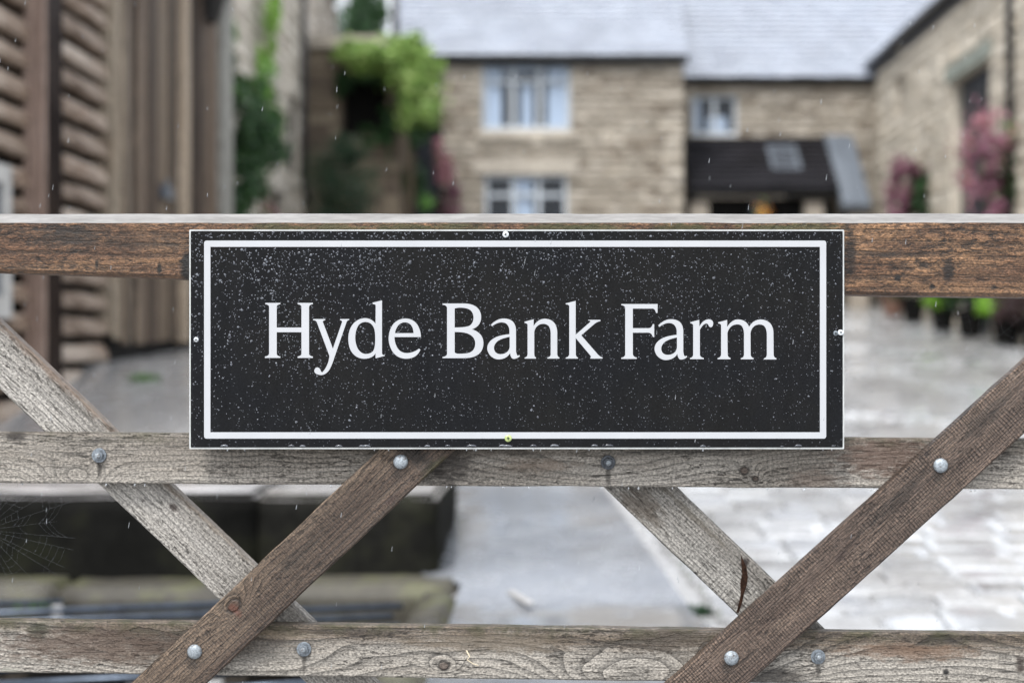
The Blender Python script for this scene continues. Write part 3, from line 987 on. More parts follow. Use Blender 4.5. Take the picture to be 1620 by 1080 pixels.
slates(brf, Vector((BX - 0.14, bY1 + 1.5, BE + 0.025)), (0, -1, 0), s_, bY1 + 1.5 - bY0, 3.2, M['slate'], seed=35, expo=0.22, sw=0.36)
mb = MB(); mb.box(BX + 0.02, BX + 5, bY0 - 0.4, bY0 - 0.002, bb, BE); mb.box(BX + 4.6, BX + 5, bY0, bY1 + 1, bb, BE - .002)
local(obj('end_wall', mb.mesh('end_wall'), M['stone_barn'], barn), barn)
yp = bd(1606)
mb = MB(); mb.tube([(BX - 0.09, yp, BE - 0.02), (BX - 0.09, yp, BE - 0.15), (BX - 0.06, yp, BE - 0.3), (BX - 0.06, yp, bb + 0.4)], 0.045, 8)
local(obj('downpipe', mb.mesh('downpipe', smooth=True), M['black_gutter'], barn), barn)

# ------------------------------------------------------------------ stone cottage on the left, beyond the shed
CX = -3.42
cY0, cY1 = 13.4, 22.0
cb = gz(CX, cY0) - 0.3
CE = 6.4
cot = empty('stone_cottage', (CX, cY0, cb), 'pale stone cottage gable hung with ivy beyond the timber shed', 'house')
def cd(px): return CX * FPX / (px - VX)
cw_ = (cd(456) - cY0, cd(470) - cY0, bz(278, 18.3) - cb, bz(152, 18.3) - cb)
cw2 = (cd(430) - cY0, cd(446) - cY0, 0.9, 2.1)
masonry(cot, Vector((CX, cY0, cb)), (0, 1, 0), CE - cb, cY1 - cY0, 'stone_cottage', [cw_, cw2], (0.12, 0.2), (0.24, 0.5), seed=24, limit=280, mortar='mortar_pale')
window(cot, Vector((CX, cY0 + cw_[0], cb + cw_[2])), (0, 1, 0), cw_[1] - cw_[0], cw_[3] - cw_[2], 1, 1, lights_mat='dark_door', lintel=True, surround='stone_cottage')
window(cot, Vector((CX, cY0 + cw2[0], cb + cw2[2])), (0, 1, 0), cw2[1] - cw2[0], cw2[3] - cw2[2], 1, 1, lights_mat='dark_door', surround='stone_cottage')
mb = MB(); mb.box(CX - 5, CX - 0.02, cY0 - 0.02 - .38, cY0 - 0.02, cb, CE); mb.box(CX - 5, CX - 0.42, cY1 - .4, cY1, cb, CE - .01)
local(obj('end_wall', mb.mesh('end_wall'), M['stone_cottage'], cot), cot)
mb = MB()
A = [Vector((CX + 0.2, cY0 - 0.5, CE - 0.1)), Vector((CX - 2.6, cY0 - 0.5, CE + 2.0)), Vector((CX - 2.6, cY0 - 0.5, CE + 1.88)), Vector((CX + 0.2, cY0 - 0.5, CE - 0.22))]
mb.prism(A, [p + Vector((0, cY1 - cY0 + 0.6, 0)) for p in A])
A = [Vector((CX - 2.6, cY0 - 0.5, CE + 2.0)), Vector((CX - 5.3, cY0 - 0.5, CE - 0.05)), Vector((CX - 5.3, cY0 - 0.5, CE - 0.17)), Vector((CX - 2.6, cY0 - 0.5, CE + 1.88))]
mb.prism([p + Vector((0, 0.003, 0)) for p in A], [p + Vector((0, cY1 - cY0 + 0.6, 0)) for p in A])
local(obj('roof', mb.mesh('roof'), M['slate'], cot), cot)
mb = MB(); mb.tube([(CX + 0.07, cd(473), CE - 0.3), (CX + 0.07, cd(473), bz(283, 18.8)), (CX + 0.09, cd(480), bz(318, 18.8)), (CX + 0.09, cd(482), cb + 0.5)], 0.045, 8)
local(obj('downpipe', mb.mesh('downpipe', smooth=True), M['black_gutter'], cot), cot)

# flat-topped stone porch in the corner, half hidden under the creeper
QY = 19.2
qx0, qx1 = W(483, 0, QY).x, W(634, 0, QY).x
qb = gz(qx1, QY) - 0.25
QT = W(0, 78, QY).z
qp = empty('stone_outbuilding', (qx0, QY, qb), 'dark flat-topped stone outbuilding in the corner under the lime creeper', 'outbuilding')
qo = (W(540, 0, QY).x - qx0, W(612, 0, QY).x - qx0, W(0, 212, QY).z - qb, W(0, 112, QY).z - qb)
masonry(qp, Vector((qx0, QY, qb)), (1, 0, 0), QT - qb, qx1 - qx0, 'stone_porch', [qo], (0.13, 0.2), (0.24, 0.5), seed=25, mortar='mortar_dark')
mb = MB(); mb.box(qx0 - 0.02, qx1 + 0.06, QY - 0.12, QY + 0.6, QT + 0.003, QT + 0.16)
local(obj('coping', mb.mesh('coping'), M['stone_pale'], qp), qp)
mb = MB(); mb.box(qx0 + qo[0], qx0 + qo[1], QY + 0.38, QY + 0.42, qb + qo[2], qb + qo[3])
local(obj('dark_opening', mb.mesh('dark_opening'), M['tar'], qp), qp)  # black panel standing in for the shade beneath the creeper
mb = MB(); mb.box(qx0 + 0.02, qx0 + 0.4, QY + 0.402, HY + 2, qb, QT - .004); mb.box(qx1 - 0.3, qx1 - .01, QY + .402, HY - 0.02, qb, QT - .004); mb.box(qx0, qx1, QY + 0.402, HY - 0.3, QT - 0.12, QT - 0.006)
local(obj('side_wall', mb.mesh('side_wall'), M['stone_porch'], qp), qp)


# ------------------------------------------------------------------ timber shed on the left
SX = -2.98
def sd(px): return SX * FPX / (px - VX)
sY0, sY1, sY2 = 5.6, sd(168), sd(352)
sb = gz(SX, 9.4)
W_SIDE = [wood('weathered_siding_%d' % k, p, b, (0.03, 0.022, 0.017), off=3.1 * k, mixbias=0.45, ring=40, fib=0.3, half=0.1, bumpd=0.004, gain=1.3)
          for k, (p, b) in enumerate([((0.47, 0.40, 0.34), (0.25, 0.18, 0.13)), ((0.38, 0.315, 0.26), (0.18, 0.128, 0.092)), ((0.52, 0.455, 0.395), (0.31, 0.235, 0.18))])]
W_POST = wood('brown_post', (0.36, 0.285, 0.245), (0.27, 0.205, 0.17), (0.07, 0.045, 0.035), off=7, ring=30, half=0.06, gain=1.3)
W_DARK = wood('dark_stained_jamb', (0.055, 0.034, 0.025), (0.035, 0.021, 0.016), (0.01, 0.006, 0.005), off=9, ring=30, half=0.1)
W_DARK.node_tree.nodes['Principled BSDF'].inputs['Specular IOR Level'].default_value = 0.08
shed = empty('timber_shed', (SX, sY0, gz(SX, sY0)), 'weathered timber shed with waney siding and plank doors on the left', 'shed')
SH = 4.3
def waney(y0, y1, z0, hgt, k):
    """one overlapping board, lower edge wavy and proud"""
    n = 16; mb = MB(); rings = []
    rr = random.Random(k * 17 + int(y0 * 10))
    ph = rr.uniform(0, 9)
    for i in range(n + 1):
        y = y0 + (y1 - y0) * i / n
        lo = z0 + 0.03 * mnoise.noise(Vector((y * 2.2 + ph, k * 3.1, 0))) 
        lo = z0 + (lo - z0) * 0.5
        hi = z0 + hgt * 0.68 + 0.012 * mnoise.noise(Vector((y * 2.7 + ph, k * 1.3, 4)))
        rings.append([(SX - 0.02, y, lo), (SX + 0.012, y, lo + 0.008), (SX + 0.018, y, lo + 0.03), (SX + 0.0, y, hi - 0.03), (SX - 0.02, y, hi - 0.004), (SX - 0.06, y, hi), (SX - 0.06, y, lo)])
    vs = [p for r_ in rings for p in r_]
    fs = []
    for i in range(n):
        for q in range(7):
            fs.append((i * 7 + q, i * 7 + (q + 1) % 7, (i + 1) * 7 + (q + 1) % 7, (i + 1) * 7 + q))
    fs += [(6, 5, 4, 3, 2, 1, 0), tuple(n * 7 + q for q in range(7))]
    mb.add(vs, fs)
    return mb.mesh('siding_board')
def rot_board(me, o_y, o_z):
    """turn the board's mesh so its own x runs along the grain"""
    mt = Matrix(((0, 1, 0, -o_y), (-1, 0, 0, 0), (0, 0, 1, -o_z), (0, 0, 0, 1)))
    me.transform(mt)
wz0, wz1 = bz(505, 7.9), bz(268, 7.9)
kk = 0
for (ya, yb) in ((5.6, 8.03), (8.33, sY1)):
    z = gz(SX, ya) + 0.02
    while z < SH:
        hgt = R.uniform(0.15, 0.18)
        spans = [(ya, yb)]
        if ya < 6 and z + hgt * 0.5 > wz0 and z + hgt * .5 < wz1:
            spans = [(7.78, 8.03), (5.6, 6.75)]
        for (a, b) in spans:
            me = waney(a, b, z, hgt, kk)
            rot_board(me, (a + b) / 2, z)
            o = obj('siding_board', me, W_SIDE[R.randrange(3)], shed, Vector((0, (a + b) / 2, z)) - Vector((0, shed.location.y, shed.location.z)) - Vector((shed.location.x, 0, 0)), (0, 0, rad(90)))
            kk += 1
        z += hgt
mb = MB(); mb.box(SX - 0.3, SX - 0.085, sY0, 6.74, -0.1, SH); mb.box(SX - 0.3, SX - 0.085, 7.78, sY2, 0, SH); mb.box(SX - .3, SX - .085, 6.74, 7.78, -0.1, wz0); mb.box(SX - .3, SX - .085, 6.74, 7.78, wz1, SH)
mb.box(SX - 4, SX - 0.26, sY2 - 0.2, sY2, 0, SH); mb.box(SX - 4, SX - 0.26, sY0, sY0 + 0.2, 0, SH); mb.box(SX - 4, SX - 3.8, sY0 + .21, sY2 - .21, 0, SH)
local(obj('wall', mb.mesh('wall'), M['tar'], shed), shed)
window(shed, Vector((SX + 0.01, 6.76, wz0)), (0, 1, 0), 7.76 - 6.76, wz1 - wz0, 2, 1, depth=0.0, lintel=False, sill=False, fw=0.10, lights_mat='cream_paint')
def along(me, o, mat, name, axis='z'):
    """mesh given in yard space, grain along axis"""
    if axis == 'z':
        mt = Matrix(((0, 0, 1, 0), (0, 1, 0, 0), (-1, 0, 0, 0), (0, 0, 0, 1)))
        me.transform(Matrix.Translation(-Vector(o))); me.transform(mt)
        return obj(name, me, mat, shed, Vector(o) - shed.location, (0, rad(-90), 0))
# brown post and its shaded right side, a plank painted dark
mb = MB(); mb.box(-3.0, W(68, 0, 8.0).x, 8.0, 8.06, gz(SX, 8), SH)
along(mb.mesh('post'), (-2.94, 8.03, 2), W_POST, 'post')
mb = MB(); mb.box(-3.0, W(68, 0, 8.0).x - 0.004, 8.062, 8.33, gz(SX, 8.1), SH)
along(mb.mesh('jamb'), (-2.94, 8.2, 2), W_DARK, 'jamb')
# vertical door boards
tone = [((0.50, 0.44, 0.36), (0.34, 0.28, 0.215)), ((0.42, 0.36, 0.29), (0.26, 0.205, 0.155)), ((0.07, 0.05, 0.037), (0.05, 0.035, 0.027)), ((0.37, 0.305, 0.24), (0.22, 0.168, 0.13)),
        ((0.20, 0.152, 0.115), (0.125, 0.09, 0.066)), ((0.36, 0.295, 0.225), (0.22, 0.168, 0.122)), ((0.20, 0.155, 0.115), (0.13, 0.097, 0.07)), ((0.58, 0.495, 0.40), (0.44, 0.36, 0.275)),
        ((0.06, 0.042, 0.033), (0.045, 0.03, 0.024)), ((0.19, 0.143, 0.108), (0.12, 0.088, 0.066)), ((0.29, 0.22, 0.16), (0.2, 0.15, 0.11)), ((0.46, 0.455, 0.42), (0.36, 0.35, 0.32))]
edges = [168, 182, 193, 206, 221, 238, 256, 270, 287, 303, 316, 334, 352]
for k in range(12):
    ya, yb = sd(edges[k]), sd(edges[k + 1])
    m = wood('door_plank_%d' % k, tone[k][0], tone[k][1], (0.04, 0.03, 0.02), off=1.7 * k + 20, ring=34, ring_amt=0.55, fib=0.4, half=(yb - ya) / 2, bumpd=0.004, mixscale=(1.0, 2.2, 42.0), checks=0.7, gain=1.08)
    proud = 0.05 + (0.0, 0.012, -0.02, 0.006, 0.014, 0.004, 0.01, 0.03, -0.02, 0.008, 0.012, 0.05)[k]
    zb = CAM_Z + 0.0 + R.uniform(-0.02, 0.02)
    mb = MB()
    mb.box(SX - 0.08, SX + proud, ya + 0.028, yb - 0.028, zb, SH)
    mt2 = mb.mesh('door_plank')
    # grain up, width along the local z
    c0 = Vector((SX + proud, (ya + yb) / 2, 2.2))
    mt2.transform(Matrix.Translation(-c0))
    mt2.transform(Matrix(((0, 0, 1, 0), (1, 0, 0, 0), (0, 1, 0, 0), (0, 0, 0, 1))))
    o = obj('door_plank', mt2, m, shed)
    o.matrix_local = Matrix.Translation(c0 - shed.location) @ Matrix(((0, 1, 0, 0), (0, 0, 1, 0), (1, 0, 0, 0), (0, 0, 0, 1)))
# padlocked hasp
hy = sd(246)
mb = MB(); mb.box(SX + 0.075, SX + 0.12, hy - 0.14, hy + 0.06, bz(316, hy), bz(296, hy)); mb.tube([(SX + 0.09, hy - 0.08, bz(298, hy)), (SX + 0.10, hy - 0.05, bz(288, hy)), (SX + 0.1, hy + 0.0, bz(288, hy)), (SX + 0.09, hy + 0.02, bz(298, hy))], 0.012, 6)
local(obj('padlock', mb.mesh('padlock'), M['lead'], shed), shed)
# black strip painting the shade under the doors; roof and eaves bracket
mb = MB(); mb.box(SX - 0.03, SX + 0.025, sY1, sY2, gz(SX, 9.4) - 0.2, CAM_Z + 0.06)
local(obj('plinth', mb.mesh('plinth'), M['tar'], shed), shed)
mb = MB()
A = [Vector((SX + 0.32, sY0 - 0.2, SH - 0.12)), Vector((SX - 2.0, sY0 - 0.2, SH + 1.1)), Vector((SX - 2.0, sY0 - 0.2, SH + 1.02)), Vector((SX + 0.32, sY0 - 0.2, SH - 0.2))]
mb.prism(A, [p + Vector((0, sY2 - sY0 + 0.3, 0)) for p in A])
A = [Vector((SX - 2.0, sY0 - 0.198, SH + 1.1)), Vector((SX - 4.3, sY0 - 0.198, SH - 0.12)), Vector((SX - 4.3, sY0 - 0.198, SH - 0.2)), Vector((SX - 2.0, sY0 - 0.198, SH + 1.02))]
mb.prism(A, [p + Vector((0, sY2 - sY0 + 0.3, 0)) for p in A])
local(obj('roof', mb.mesh('roof'), M['slate'], shed), shed)
# black lantern on a bracket at the far corner
ly = 11.9
lx = W(328, 0, ly).x; lz = W(0, 36, ly).z
lan = empty('wall_lantern', (SX + 0.1, ly, lz + 0.1), 'black lantern on a bracket at the far end of the shed doors', 'lantern')
mb = MB()
ring0 = [(lx + 0.09 * math.cos(a), ly + 0.09 * math.sin(a), lz) for a in [k * math.pi / 3 for k in range(6)]]
ring1 = [(lx + 0.17 * math.cos(a), ly + 0.17 * math.sin(a), lz + 0.24) for a in [k * math.pi / 3 for k in range(6)]]
mb.prism(ring0, ring1)
local(obj('cage', mb.mesh('cage'), M['black_gutter'], lan), lan)
mb = MB()
ring2 = [(lx + 0.22 * math.cos(a), ly + 0.22 * math.sin(a), lz + 0.245) for a in [k * math.pi / 3 for k in range(6)]]
ring3 = [(lx + 0.03 * math.cos(a), ly + 0.03 * math.sin(a), lz + 0.4) for a in [k * math.pi / 3 for k in range(6)]]
mb.prism(ring2, ring3)
local(obj('cap', mb.mesh('cap'), M['black_gutter'], lan), lan)
mb = MB(); mb.tube([(SX + 0.06, ly, lz + 0.1), (SX + 0.12, ly, lz + 0.45), (lx, ly, lz + 0.52), (lx, ly, lz + 0.38)], 0.03, 6)
local(obj('bracket', mb.mesh('bracket'), M['black_gutter'], lan), lan)


# ------------------------------------------------------------------ low wall, kerb and cattle grid
BYF, BYB = 5.5, 6.55
btop = W(0, 779, BYF).z
bend = W(692, 0, BYF).x
lowwall = empty('low_stone_wall', (-1.6, BYF, 0), 'low black algae-stained wall of big stone blocks beyond the gate', 'wall')
M['wall_top'] = wet_mat('wet_wall_top', (0.16, 0.15, 0.14), (0.33, 0.315, 0.31), 0.15, 0.4, 3.0, coat=0.6)  # wet top; its pale base colour stands in for reflected sky
def rough_block(x0, x1, y0, y1, z0, z1, seed, seg=(14, 8, 5), amp=0.012):
    bm = bmesh.new()
    bmesh.ops.create_cube(bm, size=1.0)
    bm.transform(Matrix.Translation(((x0 + x1) / 2, (y0 + y1) / 2, (z0 + z1) / 2)) @ Matrix.Diagonal((x1 - x0, y1 - y0, z1 - z0, 1)))
    bmesh.ops.bevel(bm, geom=bm.edges[:], offset=0.02, segments=2, affect='EDGES')
    bmesh.ops.subdivide_edges(bm, edges=[e for e in bm.edges if e.calc_length() > 0.1], cuts=6, use_grid_fill=True)
    for v in bm.verts:
        nn = mnoise.noise_vector(v.co * 5 + Vector((seed * 7, 0, 0))) * amp + mnoise.noise_vector(v.co * 22 + Vector((seed * 3, 1, 0))) * amp * 0.4
        v.co += nn
    me = bpy.data.meshes.new('block')
    for f in bm.faces:
        f.smooth = True
        f.material_index = 1 if f.normal.z > 0.7 else 0
    bm.to_mesh(me); bm.free()
    return me
for k, (a, b) in enumerate(((-3.0, -1.165), (-1.155, bend))):
    me = rough_block(a, b, BYF + 0.01 * k, BYB, -0.05, btop - 0.008 * k, k)
    local(obj('block', me, [M['black_stone'], M['wall_top']], lowwall), lowwall)

M['kerb'] = stone_mat('mossy_kerb_stone', (0.048, 0.043, 0.033), (0.078, 0.071, 0.055), (0.04, 0.036, 0.027), moss=0.35, wet=0.4, scale=6)
kb = empty('kerb', (-1.5, 5.5, 0), None, None)
kb['kind'] = 'structure'
xx = -2.95; k = 0
while xx < -0.5:
    l = R.uniform(0.5, 0.8)
    x2 = min(xx + l, -0.365)
    if -0.365 - x2 < 0.3: x2 = -0.365
    local(obj('kerb_stone', rough_block(xx, x2 - 0.008, 5.275, 5.52, -0.3, 0.062 + R.uniform(-.006, .006), 20 + k, amp=0.006), M['kerb'], kb), kb)
    xx = x2; k += 1
yy = 3.45
for k in range(4):
    local(obj('kerb_stone', rough_block(-0.50, -0.365, yy, yy + 0.445, -0.34, 0.05 + R.uniform(-.006, .006), 40 + k, amp=0.006), M['kerb'], kb), kb)
    yy += 0.45
local(obj('kerb_stone', rough_block(-2.95, -0.5, 3.7, 3.9, -0.34, 0.03, 50, amp=0.006), M['kerb'], kb), kb)

M['galv'] = simple('wet_blued_steel', (0.06, 0.075, 0.10), 0.34, 0.6, metal=0.7, var=0.3, scale=20)
grid = empty('cattle_grid', (-1.6, 4.6, 0), 'steel bar cattle grid over a dark pit in front of the low wall', 'cattle grid')
ang = rad(13)
def gridpt(s, q, z): return Vector((-1.5 + s * math.cos(ang) - q * math.sin(ang), 4.62 + s * math.sin(ang) + q * math.cos(ang), z))
for k in range(10):
    q = -0.80 + 0.185 * k
    pts = []
    for j in range(60):
        s = -1.6 + 0.055 * j
        p = gridpt(s, q, 0.012)
        if PIT[0] + 0.02 < p.x < -0.515 and PIT[2] + 0.03 < p.y < PIT[3] - 0.025: pts.append(p)
    if len(pts) > 2:
        mb = MB(); mb.tube([pts[0], pts[-1]], 0.0115, 8)
        local(obj('bar', mb.mesh('bar', smooth=True), M['galv'], grid), grid)
for x in (-2.3, -1.62, -0.95):
    mb = MB(); mb.box(x - 0.03, x + 0.03, PIT[2] + .03, PIT[3] - .03, -0.33, -0.03)
    local(obj('bearer', mb.mesh('bearer'), M['soil'], grid), grid)
mb = MB(); mb.box(PIT[0] + .01, PIT[1] - .02, PIT[2] + .01, PIT[3] - .02, -0.335, -0.33)
obj('pit_floor', mb.mesh('pit_floor'), M['soil'], kind='structure')


# ------------------------------------------------------------------ plants in the yard
def P3(px, py, Y): return W(px, py, Y)
g0 = gz(-3.1, 14)
plant('ivy', 'dark green ivy climbing the cottage wall just beyond the shed', 'ivy', (-3.2, 14.2, g0), [
    ('foliage', L_IVY, leaf_cloud([(P3(385, 190, 14.3), (0.34, 0.5, 0.5), 3), (P3(380, 290, 14.0), (0.24, 0.4, 0.5), 2), (P3(408, 225, 15.2), (0.3, 0.5, 0.28), 2), (P3(366, 130, 14), (0.12, .3, .3), 1), (P3(372, 400, 13.6), (0.25, .3, .8), 2)], 4200, 0.085, 41)),
    ('new_growth', L_MID, leaf_cloud([(P3(398, 135, 14.2), (0.25, 0.4, 0.28), 1), (P3(365, 40, 13.8), (0.08, .2, .35), 1)], 420, 0.075, 42))],
    stem=[([(-3.3, 14, g0 - .1), (-3.32, 14.1, 2.2), P3(385, 190, 14.3)], 0.04, 0.015)])
plant('trailing_creeper', 'bright green creeper strand hanging down the pale cottage wall', 'creeper', (-3.3, 16.2, gz(-3.3, 16.2)), [
    ('foliage', L_BRIGHT, leaf_cloud([(P3(432, 30, 16.2), (0.06, .3, .4), 2), (P3(424, 100, 16.2), (0.09, .3, .35), 2), (P3(423, 160, 16.2), (0.08, .2, .3), 2), (P3(432, 215, 16.2), (0.12, .2, .22), 2)], 1500, 0.075, 43)),
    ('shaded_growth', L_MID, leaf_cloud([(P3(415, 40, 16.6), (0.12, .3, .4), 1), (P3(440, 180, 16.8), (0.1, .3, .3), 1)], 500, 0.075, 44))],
    stem=[([(-3.36, 16.2, gz(-3.3, 16.2)), (-3.34, 16.2, 3.0), P3(428, 20, 16.2)], 0.02, 0.01)])
gb = gz(-2.6, 17.6)
plant('lime_creeper', 'lime green creeper arching over the corner outbuilding towards the farmhouse', 'creeper', (P3(660, 0, 18.9).x, 18.9, gz(-1.8, 18.9)), [
    ('foliage', L_LIME, leaf_cloud([(P3(560, 86, 18.8), (0.32, 0.3, 0.17), 2.2), (P3(612, 92, 18.7), (0.4, 0.4, 0.22), 3.4), (P3(662, 125, 18.7), (0.36, 0.38, 0.42), 5.5), (P3(640, 76, 18.8), (0.36, 0.3, 0.17), 2.4), (P3(664, 170, 18.7), (0.28, .3, .3), 3)], 7500, 0.085, 45)),
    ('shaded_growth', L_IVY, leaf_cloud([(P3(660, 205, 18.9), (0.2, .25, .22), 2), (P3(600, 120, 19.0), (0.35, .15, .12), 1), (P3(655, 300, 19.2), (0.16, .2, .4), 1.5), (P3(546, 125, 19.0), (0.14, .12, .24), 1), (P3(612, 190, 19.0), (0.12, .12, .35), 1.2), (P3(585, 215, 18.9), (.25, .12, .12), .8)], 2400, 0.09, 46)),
    ('low_growth', L_MID, leaf_cloud([(P3(678, 325, 19), (0.1, .15, .15), 1), (P3(672, 420, 19), (.12, .15, .4), 1)], 260, 0.08, 47))],
    stem=[([(P3(650, 0, 19).x, 19, gz(-1.9, 19) - .05), P3(652, 260, 19.0), P3(655, 130, 18.9), P3(580, 84, 18.95)], 0.05, 0.015)])
plant('conifer_bush', 'dark fine-leaved bush in front of the corner outbuilding', 'bush', (P3(538, 0, 17.6).x, 17.6, gb), [
    ('foliage', L_CON, leaf_cloud([(P3(540, 290, 17.6), (0.46, 0.45, 0.5), 4), (P3(535, 370, 17.6), (0.5, 0.5, 0.5), 3), (P3(550, 235, 17.6), (0.25, .3, .18), 1)], 5200, 0.07, 48, aspect=0.3))],
    stem=[([(P3(538, 0, 17.6).x, 17.6, gb - .1), P3(540, 300, 17.6)], 0.05, 0.02)])
plant('pink_flowers', 'pink fuchsia trailing at the left corner of the farmhouse wall', 'flowers', (P3(705, 0, 19.9).x, 19.9, gz(-1.5, 19.9)), [
    ('flowers', L_PINK, leaf_cloud([(P3(702, 265, 19.9), (0.14, 0.15, 0.28), 2), (P3(692, 232, 19.9), (0.1, .1, .1), 1)], 900, 0.06, 49)),
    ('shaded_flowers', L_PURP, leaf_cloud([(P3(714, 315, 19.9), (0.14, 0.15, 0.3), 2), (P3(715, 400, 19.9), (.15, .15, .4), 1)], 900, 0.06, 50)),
    ('foliage', L_DRY, leaf_cloud([(P3(704, 290, 20.0), (0.16, 0.12, 0.4), 1)], 380, 0.07, 51))],
    stem=[([(P3(705, 0, 19.9).x, 19.9, gz(-1.5, 19.9)), P3(704, 300, 19.9)], 0.03, 0.012)])
plant('cottage_flowers', 'small pale pink flowers at the foot of the cottage wall', 'flowers', (P3(424, 0, 16).x, 16, gz(-3.2, 16)), [
    ('flowers', L_PINK, leaf_cloud([(P3(425, 330, 16), (0.09, .1, .1), 1)], 120, 0.05, 52)),
    ('foliage', L_MID, leaf_cloud([(P3(424, 400, 16), (0.12, .12, .5), 1)], 300, 0.07, 53))],
    stem=[([(P3(424, 0, 16).x, 16, gz(-3.2, 16) - .05), P3(424, 350, 16)], 0.02, 0.008)])

def basket(name, label, cx, Y, cy, rx, ry, seed, big=False):
    c = P3(cx, cy, Y)
    e = empty(name, (c.x, Y, c.z - ry), label, 'hanging basket', 'baskets of flowers on the barn wall')
    X_, Z_ = c.x, c.z
    k = rx
    local(obj('flowers', leaf_cloud([((X_ - .35 * k, Y, Z_ + .25 * ry), (k * .6, k * .6, ry * .6), 3), ((X_ - .4 * k, Y - .1, Z_ - .5 * ry), (k * .5, k * .5, ry * .5), 2), ((X_ + .4 * k, Y, Z_ - .55 * ry), (k * .5, k * .5, ry * .45), 2)], 1700, 0.065, seed), L_PURP, e, kind='stuff'), e)
    local(obj('bright_flowers', leaf_cloud([((X_ - .1 * k, Y - .05, Z_ + .6 * ry), (k * .7, k * .5, ry * .32), 2), ((X_ - .75 * k, Y, Z_ + .1 * ry), (k * .2, k * .3, ry * .5), 1)], 700, 0.06, seed + 1), L_PINK if big else L_PURP, e, kind='stuff'), e)
    local(obj('foliage', leaf_cloud([((X_ + .35 * k, Y, Z_ + .1 * ry), (k * .5, k * .6, ry * .6), 2), ((X_ + .2 * k, Y, Z_ - .5 * ry), (k * .5, k * .6, ry * .5), 1)], 1300, 0.07, seed + 2), L_IVY, e), e)
    local(obj('new_growth', leaf_cloud([((X_ + .2 * k, Y - .1, Z_ + .55 * ry), (k * .35, k * .3, ry * .22), 1)], 160, 0.07, seed + 3), L_MID, e, kind='stuff'), e)
    mb = MB(); rr_ = k * 0.55
    r1 = [(X_ + rr_ * math.cos(a), Y + rr_ * math.sin(a), Z_ - .05) for a in [q * math.pi / 6 for q in range(12)]]
    r0_ = [(X_ + rr_ * .55 * math.cos(a), Y + rr_ * .55 * math.sin(a), Z_ - .3) for a in [q * math.pi / 6 for q in range(12)]]
    mb.prism(r0_, r1)
    local(obj('basket', mb.mesh('basket'), M['soil'], e), e)
    mb = MB(); mb.tube([(BX - 0.02, Y, Z_ + ry * 1.0), (X_, Y, Z_ + ry * 1.05), (X_, Y, Z_)], 0.012, 6)
    local(obj('bracket', mb.mesh('bracket'), M['black_gutter'], e), e)
basket('flower_basket', 'smaller purple flower basket, nearer the lower stone range', 1440, 18.9, 304, 0.36, 0.52, 60)
basket('flower_basket', 'larger pink and purple flower basket beside the tall barn door', 1584, 15.4, 272, 0.47, 0.68, 66, True)

def potted(name, label, px, Y, h, rr, seed, mat, fmat=None, group='potted plants along the barn wall'):
    x = P3(px, 0, Y).x; zb = gz(x, Y)
    e = empty(name, (x, Y, zb), label, 'plant pot', group)
    mb = MB()
    prof = [(0.11, 0.0), (0.16, 0.26), (0.18, 0.26), (0.18, 0.31), (0.155, 0.31), (0.15, 0.27)]
    n = 14; vs = []
    for (r_, z_) in prof: vs += [(x + r_ * math.cos(q * 2 * math.pi / n), Y + r_ * math.sin(q * 2 * math.pi / n), zb + 0.035 + z_) for q in range(n)]
    fs = [(i * n + q, i * n + (q + 1) % n, (i + 1) * n + (q + 1) % n, (i + 1) * n + q) for i in range(len(prof) - 1) for q in range(n)]
    fs += [tuple(reversed(range(n))), tuple((len(prof) - 1) * n + q for q in range(n))]
    mb.add(vs, fs)
    local(obj('pot', mb.mesh('pot'), M['terracotta'] if seed == 70 else M['tar'], e), e)
    local(obj('foliage', leaf_cloud([((x, Y, zb + .35 + h * .5), (rr, rr, h * .55), 3), ((x - rr * .5, Y - .1, zb + .35 + h * .3), (rr * .6, rr * .6, h * .35), 1)], 1300, 0.08, seed), mat, e), e)
    if fmat: local(obj('flowers', leaf_cloud([((x, Y - .05, zb + .4 + h * .8), (rr * .9, rr * .9, h * .25), 1)], 200, 0.06, seed + 1), fmat, e, kind='stuff'), e)
    mb = MB(); mb.tube([(x, Y, zb + .3), (x, Y, zb + .35 + h * .6)], 0.02, 6)
    local(obj('stem', mb.mesh('stem'), M['bark'], e), e)
potted('potted_shrub', 'plum-leaved shrub in a brown pot nearest the lower stone range', 1412, 19.3, 0.5, 0.22, 70, L_DRY)
potted('potted_shrub', 'dark shrub in a black pot under the smaller flower basket', 1445, 18.2, 0.6, 0.42, 73, L_IVY)
potted('potted_shrub', 'bright green shrub in a pot between the two flower baskets', 1492, 16.9, 0.42, 0.32, 74, L_BRIGHT)
potted('potted_shrub', 'dark shrub in a black pot in front of the tall barn door', 1535, 15.9, 0.65, 0.46, 77, L_IVY)
potted('potted_shrub', 'bright green shrub under the larger flower basket', 1592, 15.1, 0.42, 0.3, 79, L_BRIGHT)
potted('potted_shrub', 'dark plum shrub nearest the right edge under the larger flower basket', 1640, 14.6, 0.65, 0.45, 81, L_DRY)
potted('potted_flowers', 'yellow and orange flowers in a pot in front of the lean-to porch', 1208, 20.2, 1.15, 0.22, 84, L_MID, L_YEL, 'flowers by the lean-to')

